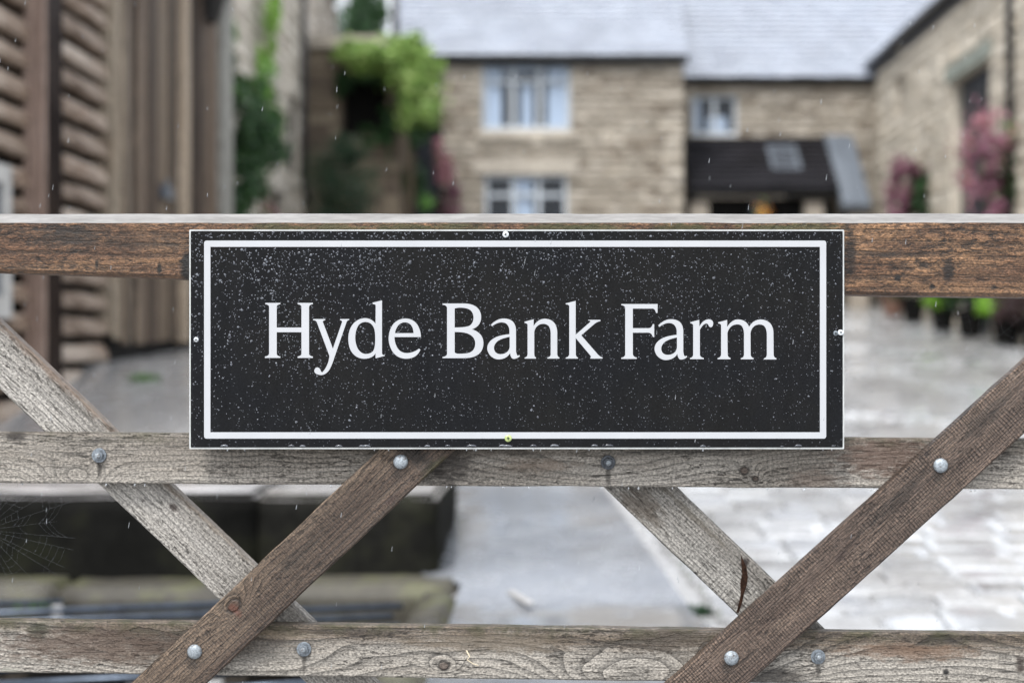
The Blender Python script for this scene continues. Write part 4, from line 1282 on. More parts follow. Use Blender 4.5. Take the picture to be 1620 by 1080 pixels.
# tree behind the houses, seen in the gap above the outbuilding
ty = 31.0; tb = gz(-4.3, ty)
tc = P3(566, 10, ty)
tree = plant('tree', 'dark green tree in the gap behind the outbuilding', 'tree', (tc.x, ty, tb), [
    ('crown', L_IVY, leaf_cloud([(tc, (0.42, 0.8, 1.3), 3), (tc + Vector((0.42, .2, -.2)), (.26, .5, 1.0), 1.5), (tc + Vector((-.3, .3, 1.2)), (0.6, .8, 1.2), 3), (tc + Vector((-.5, .8, -1.0)), (0.8, .8, 1.0), 2), (tc + Vector((0.1, .3, 2.6)), (.5, .6, .8), 1)], 6500, 0.16, 90))])
mb = MB(); mb.tube([(tc.x - .2, ty + .4, tb - .2), (tc.x - .15, ty + .3, tb + 2), (tc.x, ty + .2, tc.z), (tc.x, ty + .2, tc.z + 2.2)], 0.2, 9, r1=0.04)
for q in range(6):
    a = q * 1.1; zz = tc.z - 1 + q * 0.5
    mb.tube([(tc.x, ty + .2, zz), (tc.x + .5 * math.cos(a), ty + .2 + .5 * math.sin(a), zz + .6)], 0.05, 6, r1=0.015)
local(obj('trunk', mb.mesh('trunk', smooth=True), M['bark'], tree), tree)

def tuft(name, label, x, y, n, h, spread, mat, seed):
    rr_ = random.Random(seed); mb = MB()
    z0 = gz(x, y)
    for _ in range(n):
        a = rr_.uniform(0, 6.28); d = spread * rr_.random() ** 0.6
        p = Vector((x + d * math.cos(a), y + d * math.sin(a) * .6, z0)); hh = h * rr_.uniform(.5, 1.2)
        ln = Vector((math.cos(a), math.sin(a), 0)) * hh * rr_.uniform(.1, .6)
        sd_ = Vector((-math.sin(a), math.cos(a), 0)) * 0.006
        mb.add([p - sd_, p + sd_, p + ln * .4 + sd_ * .8 + Vector((0, 0, hh * .6)), p + ln * .4 - sd_ * .8 + Vector((0, 0, hh * .6)), p + ln + Vector((0, 0, hh))], [(0, 1, 2, 3), (3, 2, 4)])
    o = obj(name, mb.mesh(name, fix=False), mat, label=label, cat='weeds', kind='stuff')
    return o
pt = P3(228, 595, 8.75)
tuft('grass_tuft', 'small bright green tuft of grass on the wet ground by the shed', pt.x, 8.75, 110, 0.04, 0.10, L_MID, 5)
tuft('moss_weeds', 'dark weeds in the joint between the smooth lane and the setts', lane_edge(5.05) - 0.01, 5.05, 160, 0.03, 0.10, L_CON, 6)
tuft('moss_weeds', 'green weeds against the mossy kerb beside the cattle grid', -1.95, 5.27, 120, 0.018, 0.13, L_MID, 7)

# thin strip added for a pale streak on the lane
mb = MB(); mb.box(-0.13, 0.13, -0.014, 0.014, 0, 0.006)
bp = P3(823, 950, 5.1)
obj('wood_batten', mb.mesh('wood_batten'), simple('wet_bleached_strip', (0.33, 0.32, 0.31), 0.5, 0.4), None, (bp.x, 5.12, gz(bp.x, 5.12) + 0.036), (0, 0, rad(-72)), 'short pale strip lying on the wet lane beyond the gate', 'strip')


# ------------------------------------------------------------------ the gate
Y_TOP, Y_BR, Y_RAIL, Y_BK = 1.952, 1.958, 1.981, 2.004
gate = empty('field_gate', (0, Y_RAIL, 0.1), 'weathered wooden field gate with crossed braces across the foreground', 'gate')
PALE = (0.41, 0.383, 0.345); GREY = (0.285, 0.258, 0.226); BROWN = (0.17, 0.115, 0.08); DK = (0.022, 0.017, 0.013)

def board(name, p0, p1, w0, w1, y0, thick, mat, seed, n=90, bev=0.0022, jit=0.0011, chamfer=None, wfun=None):
    """sawn board from p0 to p1 (front-face centre line, x and z), with worn uneven arrises; local x along the grain"""
    p0 = Vector((p0[0], 0, p0[1])); p1 = Vector((p1[0], 0, p1[1]))
    d = p1 - p0; L = d.length; th = math.atan2(d.z, d.x)
    rr_ = random.Random(seed)
    mb = MB(); rings = []
    for i in range(n + 1):
        s = i / n; x = -L / 2 + L * s
        w_ = w0 + (w1 - w0) * s
        zt, zb = w_ / 2, -w_ / 2
        if wfun: zt, zb = wfun(s)
        def J(k): return mnoise.noise(Vector((x * 14, seed * 3.7, k * 5.1))) * jit + mnoise.noise(Vector((x * 75, seed * 1.7, k * 9.1))) * jit * 0.5
        zt += J(1); zb += J(2)
        b = bev * (1 + 0.5 * mnoise.noise(Vector((x * 30, seed, 3))))
        if chamfer:
            ch, cdp = chamfer
            ch += J(5)
            r_ = [(x, 0.010, zb), (x, 0, zb + 0.0045), (x, 0, zt - ch), (x, cdp, zt - 0.0008), (x, cdp + 0.004, zt), (x, thick - b, zt - 0.002), (x, thick, zt - 0.006), (x, thick, zb + b), (x, thick - b, zb)]
        else:
            r_ = [(x, b, zb), (x, 0, zb + b), (x, 0, zb * .33 + zt * .67), (x, 0, zt - b), (x, b, zt), (x, thick - b, zt), (x, thick, zt - b), (x, thick, zb + b), (x, thick - b, zb)]
        rings.append(r_)
    m_ = len(rings[0]); vs = [p for r_ in rings for p in r_]
    for i in range(n):
        for q in range(m_):
            mi = 1 if (chamfer and q in (2, 3, 4)) else 0
            mb.add([], [])
            mb.f.append((i * m_ + q, i * m_ + (q + 1) % m_, (i + 1) * m_ + (q + 1) % m_, (i + 1) * m_ + q)); mb.mi.append(mi)
    mb.v = [tuple(p) for p in vs]
    mb.f.append(tuple(range(m_))); mb.mi.append(0)
    mb.f.append(tuple(n * m_ + q for q in reversed(range(m_)))); mb.mi.append(0)
    me = mb.mesh(name)
    c = (p0 + p1) / 2
    o = obj(name, me, mat, gate, (c.x, y0 - Y_RAIL, c.z - 0.1), (0, -th, 0))
    return o, c, th, L

def loc_px(px, py, Y, c, th):
    """bearing on a board -> its own x,z"""
    p = W(px, py, Y); dx, dz = p.x - c.x, p.z - c.z
    return dx * math.cos(th) + dz * math.sin(th), -dx * math.sin(th) + dz * math.cos(th)

GX0, GX1 = -1.55, 1.45       # stile to stile
def through(pa, pb, Y, xa, xb):
    """the straight line through two bearings at depth Y, carried on from x=xa to x=xb"""
    a, b = W(*pa, Y), W(*pb, Y)
    k = (b.z - a.z) / (b.x - a.x)
    return (xa, a.z + k * (xa - a.x)), (xb, a.z + k * (xb - a.x))

# top rail: thick, tapered, with a weathered chamfer along its upper edge
p0, p1 = through((0, 400), (1620, 400), Y_TOP, GX0, GX1)
Ltop = p1[0] - p0[0]
zt_w = W(0, 338, Y_TOP + 0.02).z - p0[1]
def top_w(s):
    xw = p0[0] + Ltop * s
    px = VX + xw / Y_TOP * FPX
    bot = 430 + (470 - 430) * (px / 1620.0) - 5 * math.sin(max(0, min(1, px / 1620)) * math.pi) * -1
    bot = min(bot, 478)
    return zt_w, W(0, bot, Y_TOP).z - p0[1]
cT = ((p0[0] + p1[0]) / 2, p0[1])
def tl(px, py): return (W(px, py, Y_TOP).x - cT[0], W(px, py, Y_TOP).z - cT[1])
spots = []
for (px, py, sx_, sz_, c_, a_) in [(105, 372, 0.07, 0.022, (0.035, 0.03, 0.026), 0.7), (235, 385, .12, .02, (0.05, .04, .032), .4), (296, 420, 0.012, 0.03, (0.012, 0.012, 0.011), 0.95),
                                   (1345, 400, 0.012, 0.05, (0.02, 0.015, 0.012), 0.8), (1420, 440, 0.006, 0.006, (0.012, 0.008, 0.006), 0.95), (1500, 430, 0.010, 0.024, (0.02, 0.014, 0.012), 0.85),
                                   (1475, 453, .006, .006, (.012, .008, .006), .95), (1573, 455, .007, .005, (.012, .008, .006), .95), (1420, 402, .09, .006, (.04, .028, .02), .55), (252, 425, .004, .012, (.02, .016, .012), .9), (153, 420, .003, .01, (.02, .016, .012), .8)]:
    a, b = tl(px, py); spots.append((a, b, sx_, sz_, c_, a_))
for px in range(420, 1340, 110):
    a, b = tl(px + R.uniform(-30, 30), 360); spots.append((a, b, 0.06, 0.008, (0.11, 0.11, 0.05), 0.8))
W_TOP = wood('rough_brown_top_rail', (0.30, 0.195, 0.118), (0.17, 0.105, 0.067), (0.028, 0.021, 0.016), off=2.0, mixbias=0.5, ring=70, ring_amt=0.35, warp=0.012, fib=0.5, checks=0.75, fuzz=0.85,
             spots=spots, gain=1.0, half=0.045, bumpd=0.003, mixscale=(5.0, 3.0, 26.0))
t = NT('bleached_wet_top_edge'); co = t.coords('Object')
n1 = t.noise(t.mapping(co, (9, 30, 90)), 1, 5, 0.6); n2 = t.noise(t.mapping(co, (60, 200, 300)), 1, 3)
c = t.mix(t.ss(n1, .3, .7), (0.155, 0.147, 0.137), (0.22, 0.211, 0.20)); c = t.mul(c, t.ss(n2, .25, .75, .86, 1.1))
t.base(c); t.rough(0.45); t.spec(0.4); t.bump(n2, 0.4, 0.0004); W_CAP = t.m
board('top_rail', p0, p1, 0.1, 0.1, Y_TOP, 0.074, [W_TOP, W_CAP], 1, n=140, chamfer=(0.0145, 0.02), wfun=top_w, jit=0.0008)

# rails
def rail(seed, ya, yb, wmm, mat_fn, name='rail'):
    a, b = through((0, ya), (1620, yb), Y_RAIL, GX0, GX1)
    c = Vector(((a[0] + b[0]) / 2, 0, (a[1] + b[1]) / 2)); th = math.atan2(b[1] - a[1], b[0] - a[0])
    L_ = lambda px, py: loc_px(px, py, Y_RAIL, c, th)
    return board(name, a, b, wmm, wmm, Y_RAIL, 0.022, mat_fn(L_), seed)

def mat_r2(L):
    k1 = L(125, 752); k2 = L(1178, 744); arch = L(930, 750); br = L(1400, 735); e = L(20, 690)
    sp = [(L(25, 690)[0], L(25, 690)[1], .02, .012, (.045, .035, .028), .8), (L(150, 697)[0], L(150, 697)[1], .022, .005, (.03, .025, .02), .8),
          (br[0], br[1] + .012, .09, .04, (.165, .115, .09), .85), (L(1290, 760)[0], L(1290, 760)[1], .05, .02, (.2, .15, .12), .5), (L(850, 735)[0], L(850, 735)[1], .07, .012, (.25, .2, .16), .6),
          (L(640, 745)[0] + .06, L(700, 730)[1], .05, .05, (.05, .04, .033), .75), (L(1560, 715)[0], L(1560, 715)[1], .05, .012, (.05, .04, .03), .8), (L(720, 720)[0], L(720, 715)[1], .25, .008, (.13, .11, .09), .6)]
    sp += [(L(157, 722)[0], L(157, 722)[1], 0.0135, 0.0135, (.035, .028, .022), 0.75)]
    sp += [(L(157, 742)[0], L(157, 742)[1], 0.005, 0.022, (.035, .028, .022), 0.6)]
    sp += [(L(962, 733)[0], L(962, 733)[1], 0.0135, 0.0135, (.035, .028, .022), 0.75)]
    sp += [(L(962, 752)[0], L(962, 752)[1], 0.005, 0.02, (.035, .028, .022), 0.6)]
    sp += [(L(430, 700)[0], L(430, 700)[1], 0.1, 0.012, (.035, .028, .022), 0.5)]
    sp += [(L(1100, 712)[0], L(1100, 712)[1], 0.12, 0.01, (.035, .028, .022), 0.55)]
    return wood('silvered_second_rail', PALE, GREY, DK, off=11, mixbias=0.46, zgrad=0.10, ring=125, ring_amt=0.42, warp=0.022, fib=0.26, checks=0.75, saw=0.10, sawf=150,
                bumps=[(k1[0], k1[1] - .012, .055, .03, .05), (arch[0], arch[1], .13, .03, .03), (br[0] + .1, br[1], .2, .04, -.02)], knots=[(k2[0], k2[1], .006), (L(1195, 757)[0], L(1195, 757)[1], .004)], spots=sp, moss_top=0.5, gain=0.8, half=.036)
rail(2, 723.5, 734, 0.0705, mat_r2)

def mat_r3(L):
    a1 = L(1000, 1085); a2 = L(1440, 950); k = L(702, 1053); ms = L(62, 998)
    sp = [(ms[0], ms[1], .022, .02, (.03, .035, .012), .85), (L(15, 1060)[0], L(15, 1060)[1], .02, .006, (.35, .34, .3), .8), (L(150, 1020)[0], L(150, 1020)[1], .18, .034, (.15, .11, .085), .8),
          (L(440, 1000)[0], L(440, 1000)[1], .09, .01, (.25, .2, .14), .5), (L(780, 1015)[0], L(780, 1015)[1], .16, .02, (.20, .165, .125), .65), (L(1060, 1005)[0], L(1060, 1010)[1], .10, .03, (.10, .08, .06), .75),
          (L(1230, 1070)[0], L(1230, 1070)[1], .05, .02, (.05, .04, .032), .7), (L(1440, 1030)[0], L(1440, 1030)[1], .12, .016, (.24, .16, .11), .6), (L(1497, 1062)[0], L(1497, 1062)[1], .006, .006, (.015, .012, .01), .95),
          (L(1615, 1050)[0], L(1615, 1050)[1], .01, .02, (.06, .04, .03), .8)]
    sp += [(L(481, 1028)[0], L(481, 1028)[1], 0.0135, 0.0135, (.035, .028, .022), 0.7)]
    sp += [(L(481, 1048)[0], L(481, 1048)[1], 0.005, 0.02, (.035, .028, .022), 0.6)]
    sp += [(L(1294, 1040)[0], L(1294, 1040)[1], 0.0135, 0.0135, (.035, .028, .022), 0.75)]
    sp += [(L(1294, 1060)[0], L(1294, 1060)[1], 0.005, 0.02, (.035, .028, .022), 0.6)]
    sp += [(L(560, 1000)[0], L(560, 1000)[1], 0.12, 0.008, (.035, .028, .022), 0.5)]
    sp += [(L(1500, 1010)[0], L(1500, 1010)[1], 0.1, 0.008, (.035, .028, .022), 0.5)]
    return wood('banded_lower_rail', (0.42, 0.393, 0.354), (0.21, 0.173, 0.138), DK, off=17, mixbias=0.42, zgrad=0.20, ring=135, ring_amt=0.55, warp=0.014, fib=0.22, checks=0.6, saw=0.06, sawf=140,
                bumps=[(a1[0], a1[1], .16, .05, .085), (L(450, 1075)[0], L(450, 1075)[1], .25, .05, .05), (a2[0], a2[1], .2, .06, -.06), (L(130, 1030)[0], L(130, 1030)[1], .22, .04, .03)], knots=[(k[0], k[1], .007)], spots=sp, moss_top=0.8, gain=0.8, half=.037)
rail(3, 1022, 1044, 0.0725, mat_r3)
plainr = lambda L: wood('lower_rail_%d' % R.randrange(999), PALE, GREY, DK, off=R.uniform(20, 60), zgrad=.1, moss_top=.6)
rail(4, 1295, 1312, 0.072, plainr)
rail(5, 1545, 1560, 0.072, plainr)

# braces: "/" in front of the rails, "\" behind
ZB = W(0, 1590, Y_RAIL).z
ZTOPIN = W(0, 420, Y_RAIL).z
def brace(seed, pa, pb, wmm, Y, mat_fn, zlo, zhi, rev=False):
    a, b = W(*pa, Y), W(*pb, Y)
    k = (b.x - a.x) / (b.z - a.z)
    lo = (a.x + k * (zlo - a.z), zlo); hi = (a.x + k * (zhi - a.z), zhi)
    s, e = (lo, hi) if lo[0] < hi[0] else (hi, lo)
    c = Vector(((s[0] + e[0]) / 2, 0, (s[1] + e[1]) / 2)); th = math.atan2(e[1] - s[1], e[0] - s[0])
    L_ = lambda px, py: loc_px(px, py, Y, c, th)
    return board('brace', s, e, wmm, wmm, Y, 0.0215, mat_fn(L_), seed)

def mat_b1(L):
    k = L(370, 958); k2 = L(520, 795)
    sp = [(L(680, 735)[0], L(680, 735)[1] - .01, .03, .014, (.07, .065, .022), .85), (k2[0], k2[1] + .02, .02, .012, (.03, .022, .018), .85), (L(620, 790)[0], L(620, 790)[1], .02, .006, (.06, .035, .03), .6), (L(372, 965)[0], L(372, 965)[1], .008, .013, (.16, .07, .045), .8),
          (L(650, 712)[0], L(650, 712)[1], .02, .05, (.03, .024, .019), .7)]
    sp += [(L(634, 733)[0], L(634, 733)[1], 0.0135, 0.0135, (.035, .028, .022), 0.75)]
    sp += [(L(628, 748)[0], L(628, 748)[1], 0.01, 0.012, (.035, .028, .022), 0.5)]
    sp += [(L(308, 1033)[0], L(308, 1033)[1], 0.0135, 0.0135, (.035, .028, .022), 0.75)]
    sp += [(L(303, 1048)[0], L(303, 1048)[1], 0.01, 0.012, (.035, .028, .022), 0.5)]
    sp += [(L(470, 880)[0], L(470, 880)[1], 0.06, 0.012, (.035, .028, .022), 0.4)]
    return wood('brown_brace_with_knot', (0.235, 0.184, 0.14), (0.125, 0.092, 0.07), DK, off=23, mixbias=0.5, zgrad=-0.10, ring=105, ring_amt=0.5, warp=0.004, fib=0.3, checks=0.6, saw=0.2, sawf=250, along=0.12,
                bumps=[(k2[0], k2[1], .08, .03, .015)], knots=[(k[0], k[1], .010)], spots=sp, gain=0.92, half=.036)
brace(6, (605, 763), (205, 1139), 0.0715, Y_BR, mat_b1, ZB, ZTOPIN - 0.03)
def mat_b2(L):
    sp = [(L(1240, 960)[0], L(1240, 960)[1], .2, .012, (.10, .07, .055), .4), (L(1330, 880)[0], L(1330, 880)[1], .012, .008, (.05, .03, .025), .5)]
    sp += [(L(1488, 739)[0], L(1488, 739)[1], 0.0135, 0.0135, (.035, .028, .022), 0.75)]
    sp += [(L(1482, 754)[0], L(1482, 754)[1], 0.01, 0.012, (.035, .028, .022), 0.5)]
    sp += [(L(1157, 1043)[0], L(1157, 1043)[1], 0.0135, 0.0135, (.035, .028, .022), 0.75)]
    sp += [(L(1152, 1058)[0], L(1152, 1058)[1], 0.01, 0.012, (.035, .028, .022), 0.5)]
    sp += [(L(1420, 790)[0], L(1420, 790)[1], 0.08, 0.012, (.035, .028, .022), 0.45)]
    sp += [(L(1560, 660)[0], L(1560, 660)[1], 0.06, 0.014, (.035, .028, .022), 0.45)]
    return wood('reddish_sawn_brace', (0.235, 0.182, 0.146), (0.14, 0.106, 0.086), (0.02, 0.014, 0.012), off=29, mixbias=0.5, ring=120, ring_amt=0.25, warp=0.006, fib=0.25, checks=0.35, saw=0.4, sawf=235, along=0.28, spots=sp, gain=1.0, half=.037, bumpd=0.002)
brace(7, (1620, 629), (1120, 1081), 0.0745, Y_BR, mat_b2, ZB, ZTOPIN + 0.04)
def mat_b3(L):
    k = L(275, 803)
    u1, v1 = L(200, 700)
    sp = [(k[0], k[1], .01, .009, (.05, .03, .022), .9), (L(80, 590)[0], L(80, 590)[1] + .015, .2, .006, (.06, .06, .03), .7), (L(170, 660)[0], L(170, 660)[1] + .026, .3, .007, (.05, .055, .022), .75), (L(355, 850)[0], L(355, 850)[1] + .026, .15, .006, (.06, .06, .025), .7),
          (L(60, 580)[0], L(60, 580)[1] + .010, .25, .012, (.24, .18, .14), .7), (L(250, 770)[0], L(250, 770)[1] + .016, .25, .010, (.22, .18, .14), .6)]
    sp += [(L(120, 640)[0], L(120, 640)[1], 0.06, 0.01, (.035, .028, .022), 0.35)]
    return wood('pale_silver_brace', (0.43, 0.41, 0.38), (0.35, 0.33, 0.302), DK, off=37, mixbias=0.48, zgrad=0.16, ring=125, ring_amt=0.36, warp=0.006, fib=0.22, checks=0.4, saw=0.10, sawf=160, spots=sp, gain=0.84, half=.035)
brace(8, (0, 562), (270, 821), 0.069, Y_BK, mat_b3, ZB, ZTOPIN + 0.06)
def mat_b4(L):
    k = L(1175, 905)
    sp = [(L(1178, 890)[0], L(1178, 890)[1], .007, .011, (.03, .014, .009), .9), (L(1170, 955)[0], L(1170, 955)[1], .012, .006, (.045, .025, .018), .8), (L(1010, 800)[0], L(1010, 800)[1], .05, .03, (.15, .125, .1), .75), (L(1090, 810)[0], L(1090, 810)[1], .1, .006, (.16, .14, .11), .5)]
    return wood('cracked_grey_brace', (0.39, 0.373, 0.345), (0.28, 0.263, 0.24), DK, off=43, mixbias=0.47, zgrad=0.10, ring=210, ring_amt=0.38, warp=0.004, fib=0.25, checks=0.45, saw=0.16, sawf=130, spots=sp, gain=0.8, half=.035)
brace(9, (1080, 834), (1220, 968), 0.0715, Y_BK, mat_b4, ZB, ZTOPIN + 0.02)
# stiles at both ends and posts, beyond the edges of the view
W_ST = wood('gate_stile_wood', PALE, BROWN, DK, off=51, half=.05)
for k, x in enumerate((GX0 - 0.04, GX1 + 0.04)):
    board('stile', (x, W(0, 1600, 2).z), (x, W(0, 300, 2).z), 0.085, 0.085, Y_TOP, 0.074, W_ST, 60 + k, n=24)
W_GP = wood('gate_post_wood', GREY, BROWN, DK, off=57, half=.09)
for k, x in enumerate((GX0 - 0.24, GX1 + 0.24)):
    mb = MB()
    ring = [(-.09, -.09), (.09, -.09), (.09, .09), (-.09, .09)]
    mb.prism([Vector((0, a, b)) for a, b in ring], [Vector((1.35, a, b)) for a, b in ring])
    top = [Vector((1.35, a, b)) for a, b in ring] + [Vector((1.42, 0, 0))]
    mb.add(top, [(0, 1, 4), (1, 2, 4), (2, 3, 4), (3, 0, 4)])
    obj('gate_post', mb.mesh('gate_post'), W_GP, None, (x, 2.0, 0), (0, rad(-90), 0), 'square timber gate post at the %s end of the gate' % ('left', 'right')[k], 'post')

# bolts
M['zinc'] = simple('galvanised_bolt', (0.23, 0.26, 0.29), 0.5, 0.5, metal=0.55, var=0.35, scale=240, bump=0.0008)
def dull_zinc(name, c, rust, seed):
    t = NT(name); co = t.coords('Object'); oi = t.n('ObjectInfo').outputs['Random']
    cm = t.n('VectorMath', operation='ADD'); t.link(co, cm.inputs[0]); t.link(oi, cm.inputs[1])
    a = t.noise(cm.outputs[0], 160, 5, .65); b = t.noise(cm.outputs[0], 420, 3)
    k = t.mul(t.rgb(c), t.ss(b, .3, .7, .7, 1.25))
    k = t.mul(k, t.ss(oi, 0, 1, .75, 1.15))
    k = t.mix(t.ss(a, .52, .68, 0, rust), k, (0.07, 0.045, 0.03))
    t.base(k); t.rough(t.ss(a, .3, .7, .42, .7)); t.b.inputs['Metallic'].default_value = .5; t.bump(b, .6, .0008)
    return t.m
M['zinc'] = dull_zinc('dull_galvanised_bolt', (0.25, 0.275, 0.295), 0.75, 1)
M['zinc_dark'] = simple('tarnished_nut', (0.055, 0.06, 0.068), 0.4, 0.5, metal=0.6, var=0.45, scale=220, bump=0.0008)
M['zinc_mid'] = simple('grey_washer', (0.17, 0.19, 0.21), 0.45, 0.5, metal=0.5, var=0.4, scale=260, bump=0.0008)
def lathe(prof, n=24):
    """profile of (radius, outward height) turned about -y"""
    mb = MB(); vs = []
    for (r_, h_) in prof: vs += [(r_ * math.cos(q * 2 * math.pi / n), -h_, r_ * math.sin(q * 2 * math.pi / n)) for q in range(n)]
    fs = [(i * n + q, i * n + (q + 1) % n, (i + 1) * n + (q + 1) % n, (i + 1) * n + q) for i in range(len(prof) - 1) for q in range(n)]
    fs += [tuple((len(prof) - 1) * n + q for q in range(n))]
    mb.add(vs, fs)
    return mb
dome = lathe([(0.0100, -0.001), (0.0101, 0.0012), (0.0094, 0.0026), (0.0078, 0.0040), (0.0055, 0.0050), (0.0028, 0.0056), (0.0006, 0.0057)]).mesh('bolt_head', smooth=True)
dome.materials.append(M['zinc'])
for (px, py) in ((634, 730), (1488, 736), (308, 1030), (1157, 1040)):
    p = W(px, py, Y_BR)
    obj('bolt_head', dome, None, gate, Vector((p.x, Y_BR, p.z)) - gate.location, (0, R.uniform(0, 6), 0))
wash = lathe([(0.0102, -0.001), (0.0102, 0.0012), (0.0096, 0.0018), (0.0050, 0.0018)], 28).mesh('washer', smooth=False); wash.materials.append(M['zinc_mid'])
nut = lathe([(0.0072, 0.001), (0.0072, 0.0055), (0.0064, 0.0066), (0.004, 0.0066)], 6).mesh('nut'); nut.materials.append(M['zinc_mid'])
stud = lathe([(0.0039, 0.004), (0.0039, 0.0092), (0.0031, 0.0102), (0.0005, 0.0102)], 16).mesh('stud', smooth=True); stud.materials.append(M['zinc'])
nut2 = nut.copy(); nut2.materials.clear(); nut2.materials.append(M['zinc_dark']); wash2 = wash.copy(); wash2.materials.clear(); wash2.materials.append(M['zinc_dark'])
for i, (px, py) in enumerate(((157, 720), (962, 731), (481, 1026), (1294, 1038))):
    p = W(px, py, Y_RAIL)
    wsh = obj('washer', wash2 if i == 1 else wash, None, gate, Vector((p.x, Y_RAIL, p.z)) - gate.location)
    obj('nut', nut2 if i == 1 else nut, None, wsh, (0, 0, 0), (0, R.uniform(0, 1), 0))
    obj('stud', stud, None, wsh, (0.0004, 0, 0))
# open split across the grey brace
mb = MB()
cr = [(1172, 877), (1177, 888), (1181, 897), (1183, 912), (1181, 926), (1177, 938), (1174, 952), (1168, 969), (1165, 968), (1169, 953), (1172, 938), (1171, 922), (1174, 908), (1173, 893)]
fr = [W(a, b, Y_BK) + Vector((0, -0.0007, 0)) for a, b in cr]
mb.prism(fr, [p + Vector((0, 0.004, 0)) for p in fr])
sp_ = obj('split', mb.mesh('split'), simple('raw_dark_split', (0.022, 0.011, 0.007), 0.9, 0.1, var=0.6, scale=220), gate); sp_.location = -gate.location
# pale splinter stuck on the lower rail, crumbs of fibre under its edge
M['splinter'] = simple('pale_splinter', (0.55, 0.47, 0.34), 0.7, 0.3)
mb = MB(); q = [W(738, 1028, Y_RAIL - .003), W(743, 1038, Y_RAIL - .005), W(739, 1043, Y_RAIL - .004), W(748, 1049, Y_RAIL - .003), W(757, 1052, Y_RAIL - .002)]
mb.tube(q, 0.0012, 5, r1=0.0005)
sp_ = obj('splinter', mb.mesh('splinter'), M['splinter'], gate); sp_.location = -gate.location


# ------------------------------------------------------------------ the sign
YS = 1.9455                       # front of the black face
sc_ = W(818, 537, YS)
sign = empty('gate_sign', (sc_.x, YS, W(0, 709, YS).z), 'black rectangular sign with white border and white serif lettering fixed to the gate', 'sign')
def S(px, py, d=0.0):
    p = W(px, py, YS); return Vector((p.x, YS - d, p.z))
t = NT('sign_white_core'); n_ = t.noise(t.coords('Object'), 60, 4)
t.base(t.mul(t.rgb((0.42, 0.43, 0.42)), t.ss(n_, .3, .7, .85, 1.08))); t.rough(0.5); M['sign_white'] = t.m
t = NT('sign_white_vinyl'); n_ = t.noise(t.coords('Object'), 25, 4)
t.base(t.mul(t.rgb((0.385, 0.392, 0.405)), t.ss(n_, .3, .7, .97, 1.02))); t.rough(0.35); t.spec(0.3); M['vinyl'] = t.m
t = NT('sign_black_laminate')
co = t.coords('Object')
n1 = t.noise(co, 6, 4, 0.6); n2 = t.noise(t.mapping(co, (60, 60, 12)), 1, 4); n3 = t.noise(co, 420, 2)
c = t.mix(t.ss(n1, .35, .65), (0.0062, 0.0066, 0.0076), (0.0076, 0.0075, 0.0073))
c = t.mul(c, t.ss(n2, .3, .7, .88, 1.14))
c = t.mul(c, t.ss(n3, .3, .7, .8, 1.25))
t.base(c); t.rough(t.ss(n2, .3, .7, .32, .46)); t.spec(0.08); M['sign_black'] = t.m

def rounded(x0, x1, y0, y1, r, n=5):
    pts = []
    for cx, cy, a0 in ((x1 - r, y0 + r, -90), (x1 - r, y1 - r, 0), (x0 + r, y1 - r, 90), (x0 + r, y0 + r, 180)):
        for k in range(n + 1):
            a = rad(a0 + 90 * k / n)
            pts.append((cx + r * math.cos(a), cy + r * math.sin(a)))
    return pts
def slab(loops, d0, d1):
    """flat shape (outer loop, then holes) in sign bearings, from standing d0 off the face to d1"""
    polys = [[Vector((x, -y, 0)) for x, y in lp] for lp in loops]
    tris = tessellate_polygon(polys)
    flat = [p for lp in loops for p in lp]
    n = len(flat)
    vs = [S(x, y, d1) for x, y in flat] + [S(x, y, d0) for x, y in flat]
    mb = MB(); fs = [tuple(tr) for tr in tris]
    b = 0
    for lp in loops:
        k = len(lp)
        fs += [(b + i, b + (i + 1) % k, n + b + (i + 1) % k, n + b + i) for i in range(k)]
        b += k
    mb.add(vs, fs)
    return mb.mesh('slab')
local(obj('plate', slab([rounded(299.3, 1335.6, 363.2, 710.0, 1.5, 3)], -0.0048, -0.0006), M['sign_white'], sign), sign)
local(obj('face', slab([rounded(301.7, 1333.2, 365.6, 707.4, 1.5, 3)], -0.0005, 0.0), M['sign_black'], sign), sign)
local(obj('border', slab([rounded(323, 1307, 380.6, 693.4, 4), [(333, 390.5), (333, 683.3), (1297, 683.3), (1297, 390.5)]], 0.0001, 0.0005), M['vinyl'], sign), sign)

Zs = 130 / 1080.0
def path(txt, ox, oy):
    """outline given as M/L/Q commands -> closed loops of points"""
    loops = []; cur = []
    tok = txt.replace(',', ' ').split(); i = 0
    while i < len(tok):
        k = tok[i]; i += 1
        if k == 'M':
            if cur: loops.append(cur)
            cur = [(float(tok[i]), float(tok[i + 1]))]; i += 2
        elif k == 'L':
            cur.append((float(tok[i]), float(tok[i + 1]))); i += 2
        elif k == 'Q':
            a = cur[-1]; c = (float(tok[i]), float(tok[i + 1])); b = (float(tok[i + 2]), float(tok[i + 3])); i += 4
            for s in range(1, 9):
                s /= 8.0
                cur.append((a[0] * (1 - s) ** 2 + 2 * c[0] * s * (1 - s) + b[0] * s * s, a[1] * (1 - s) ** 2 + 2 * c[1] * s * (1 - s) + b[1] * s * s))
    loops.append(cur)
    out = []
    for lp in loops:
        q = []
        for p in lp:
            if not q or (abs(p[0] - q[-1][0]) + abs(p[1] - q[-1][1]) > 0.4): q.append(p)
        if abs(q[0][0] - q[-1][0]) + abs(q[0][1] - q[-1][1]) < 0.4: q.pop()
        out.append([(ox + x * Zs, oy + y * Zs) for x, y in q])
    return out
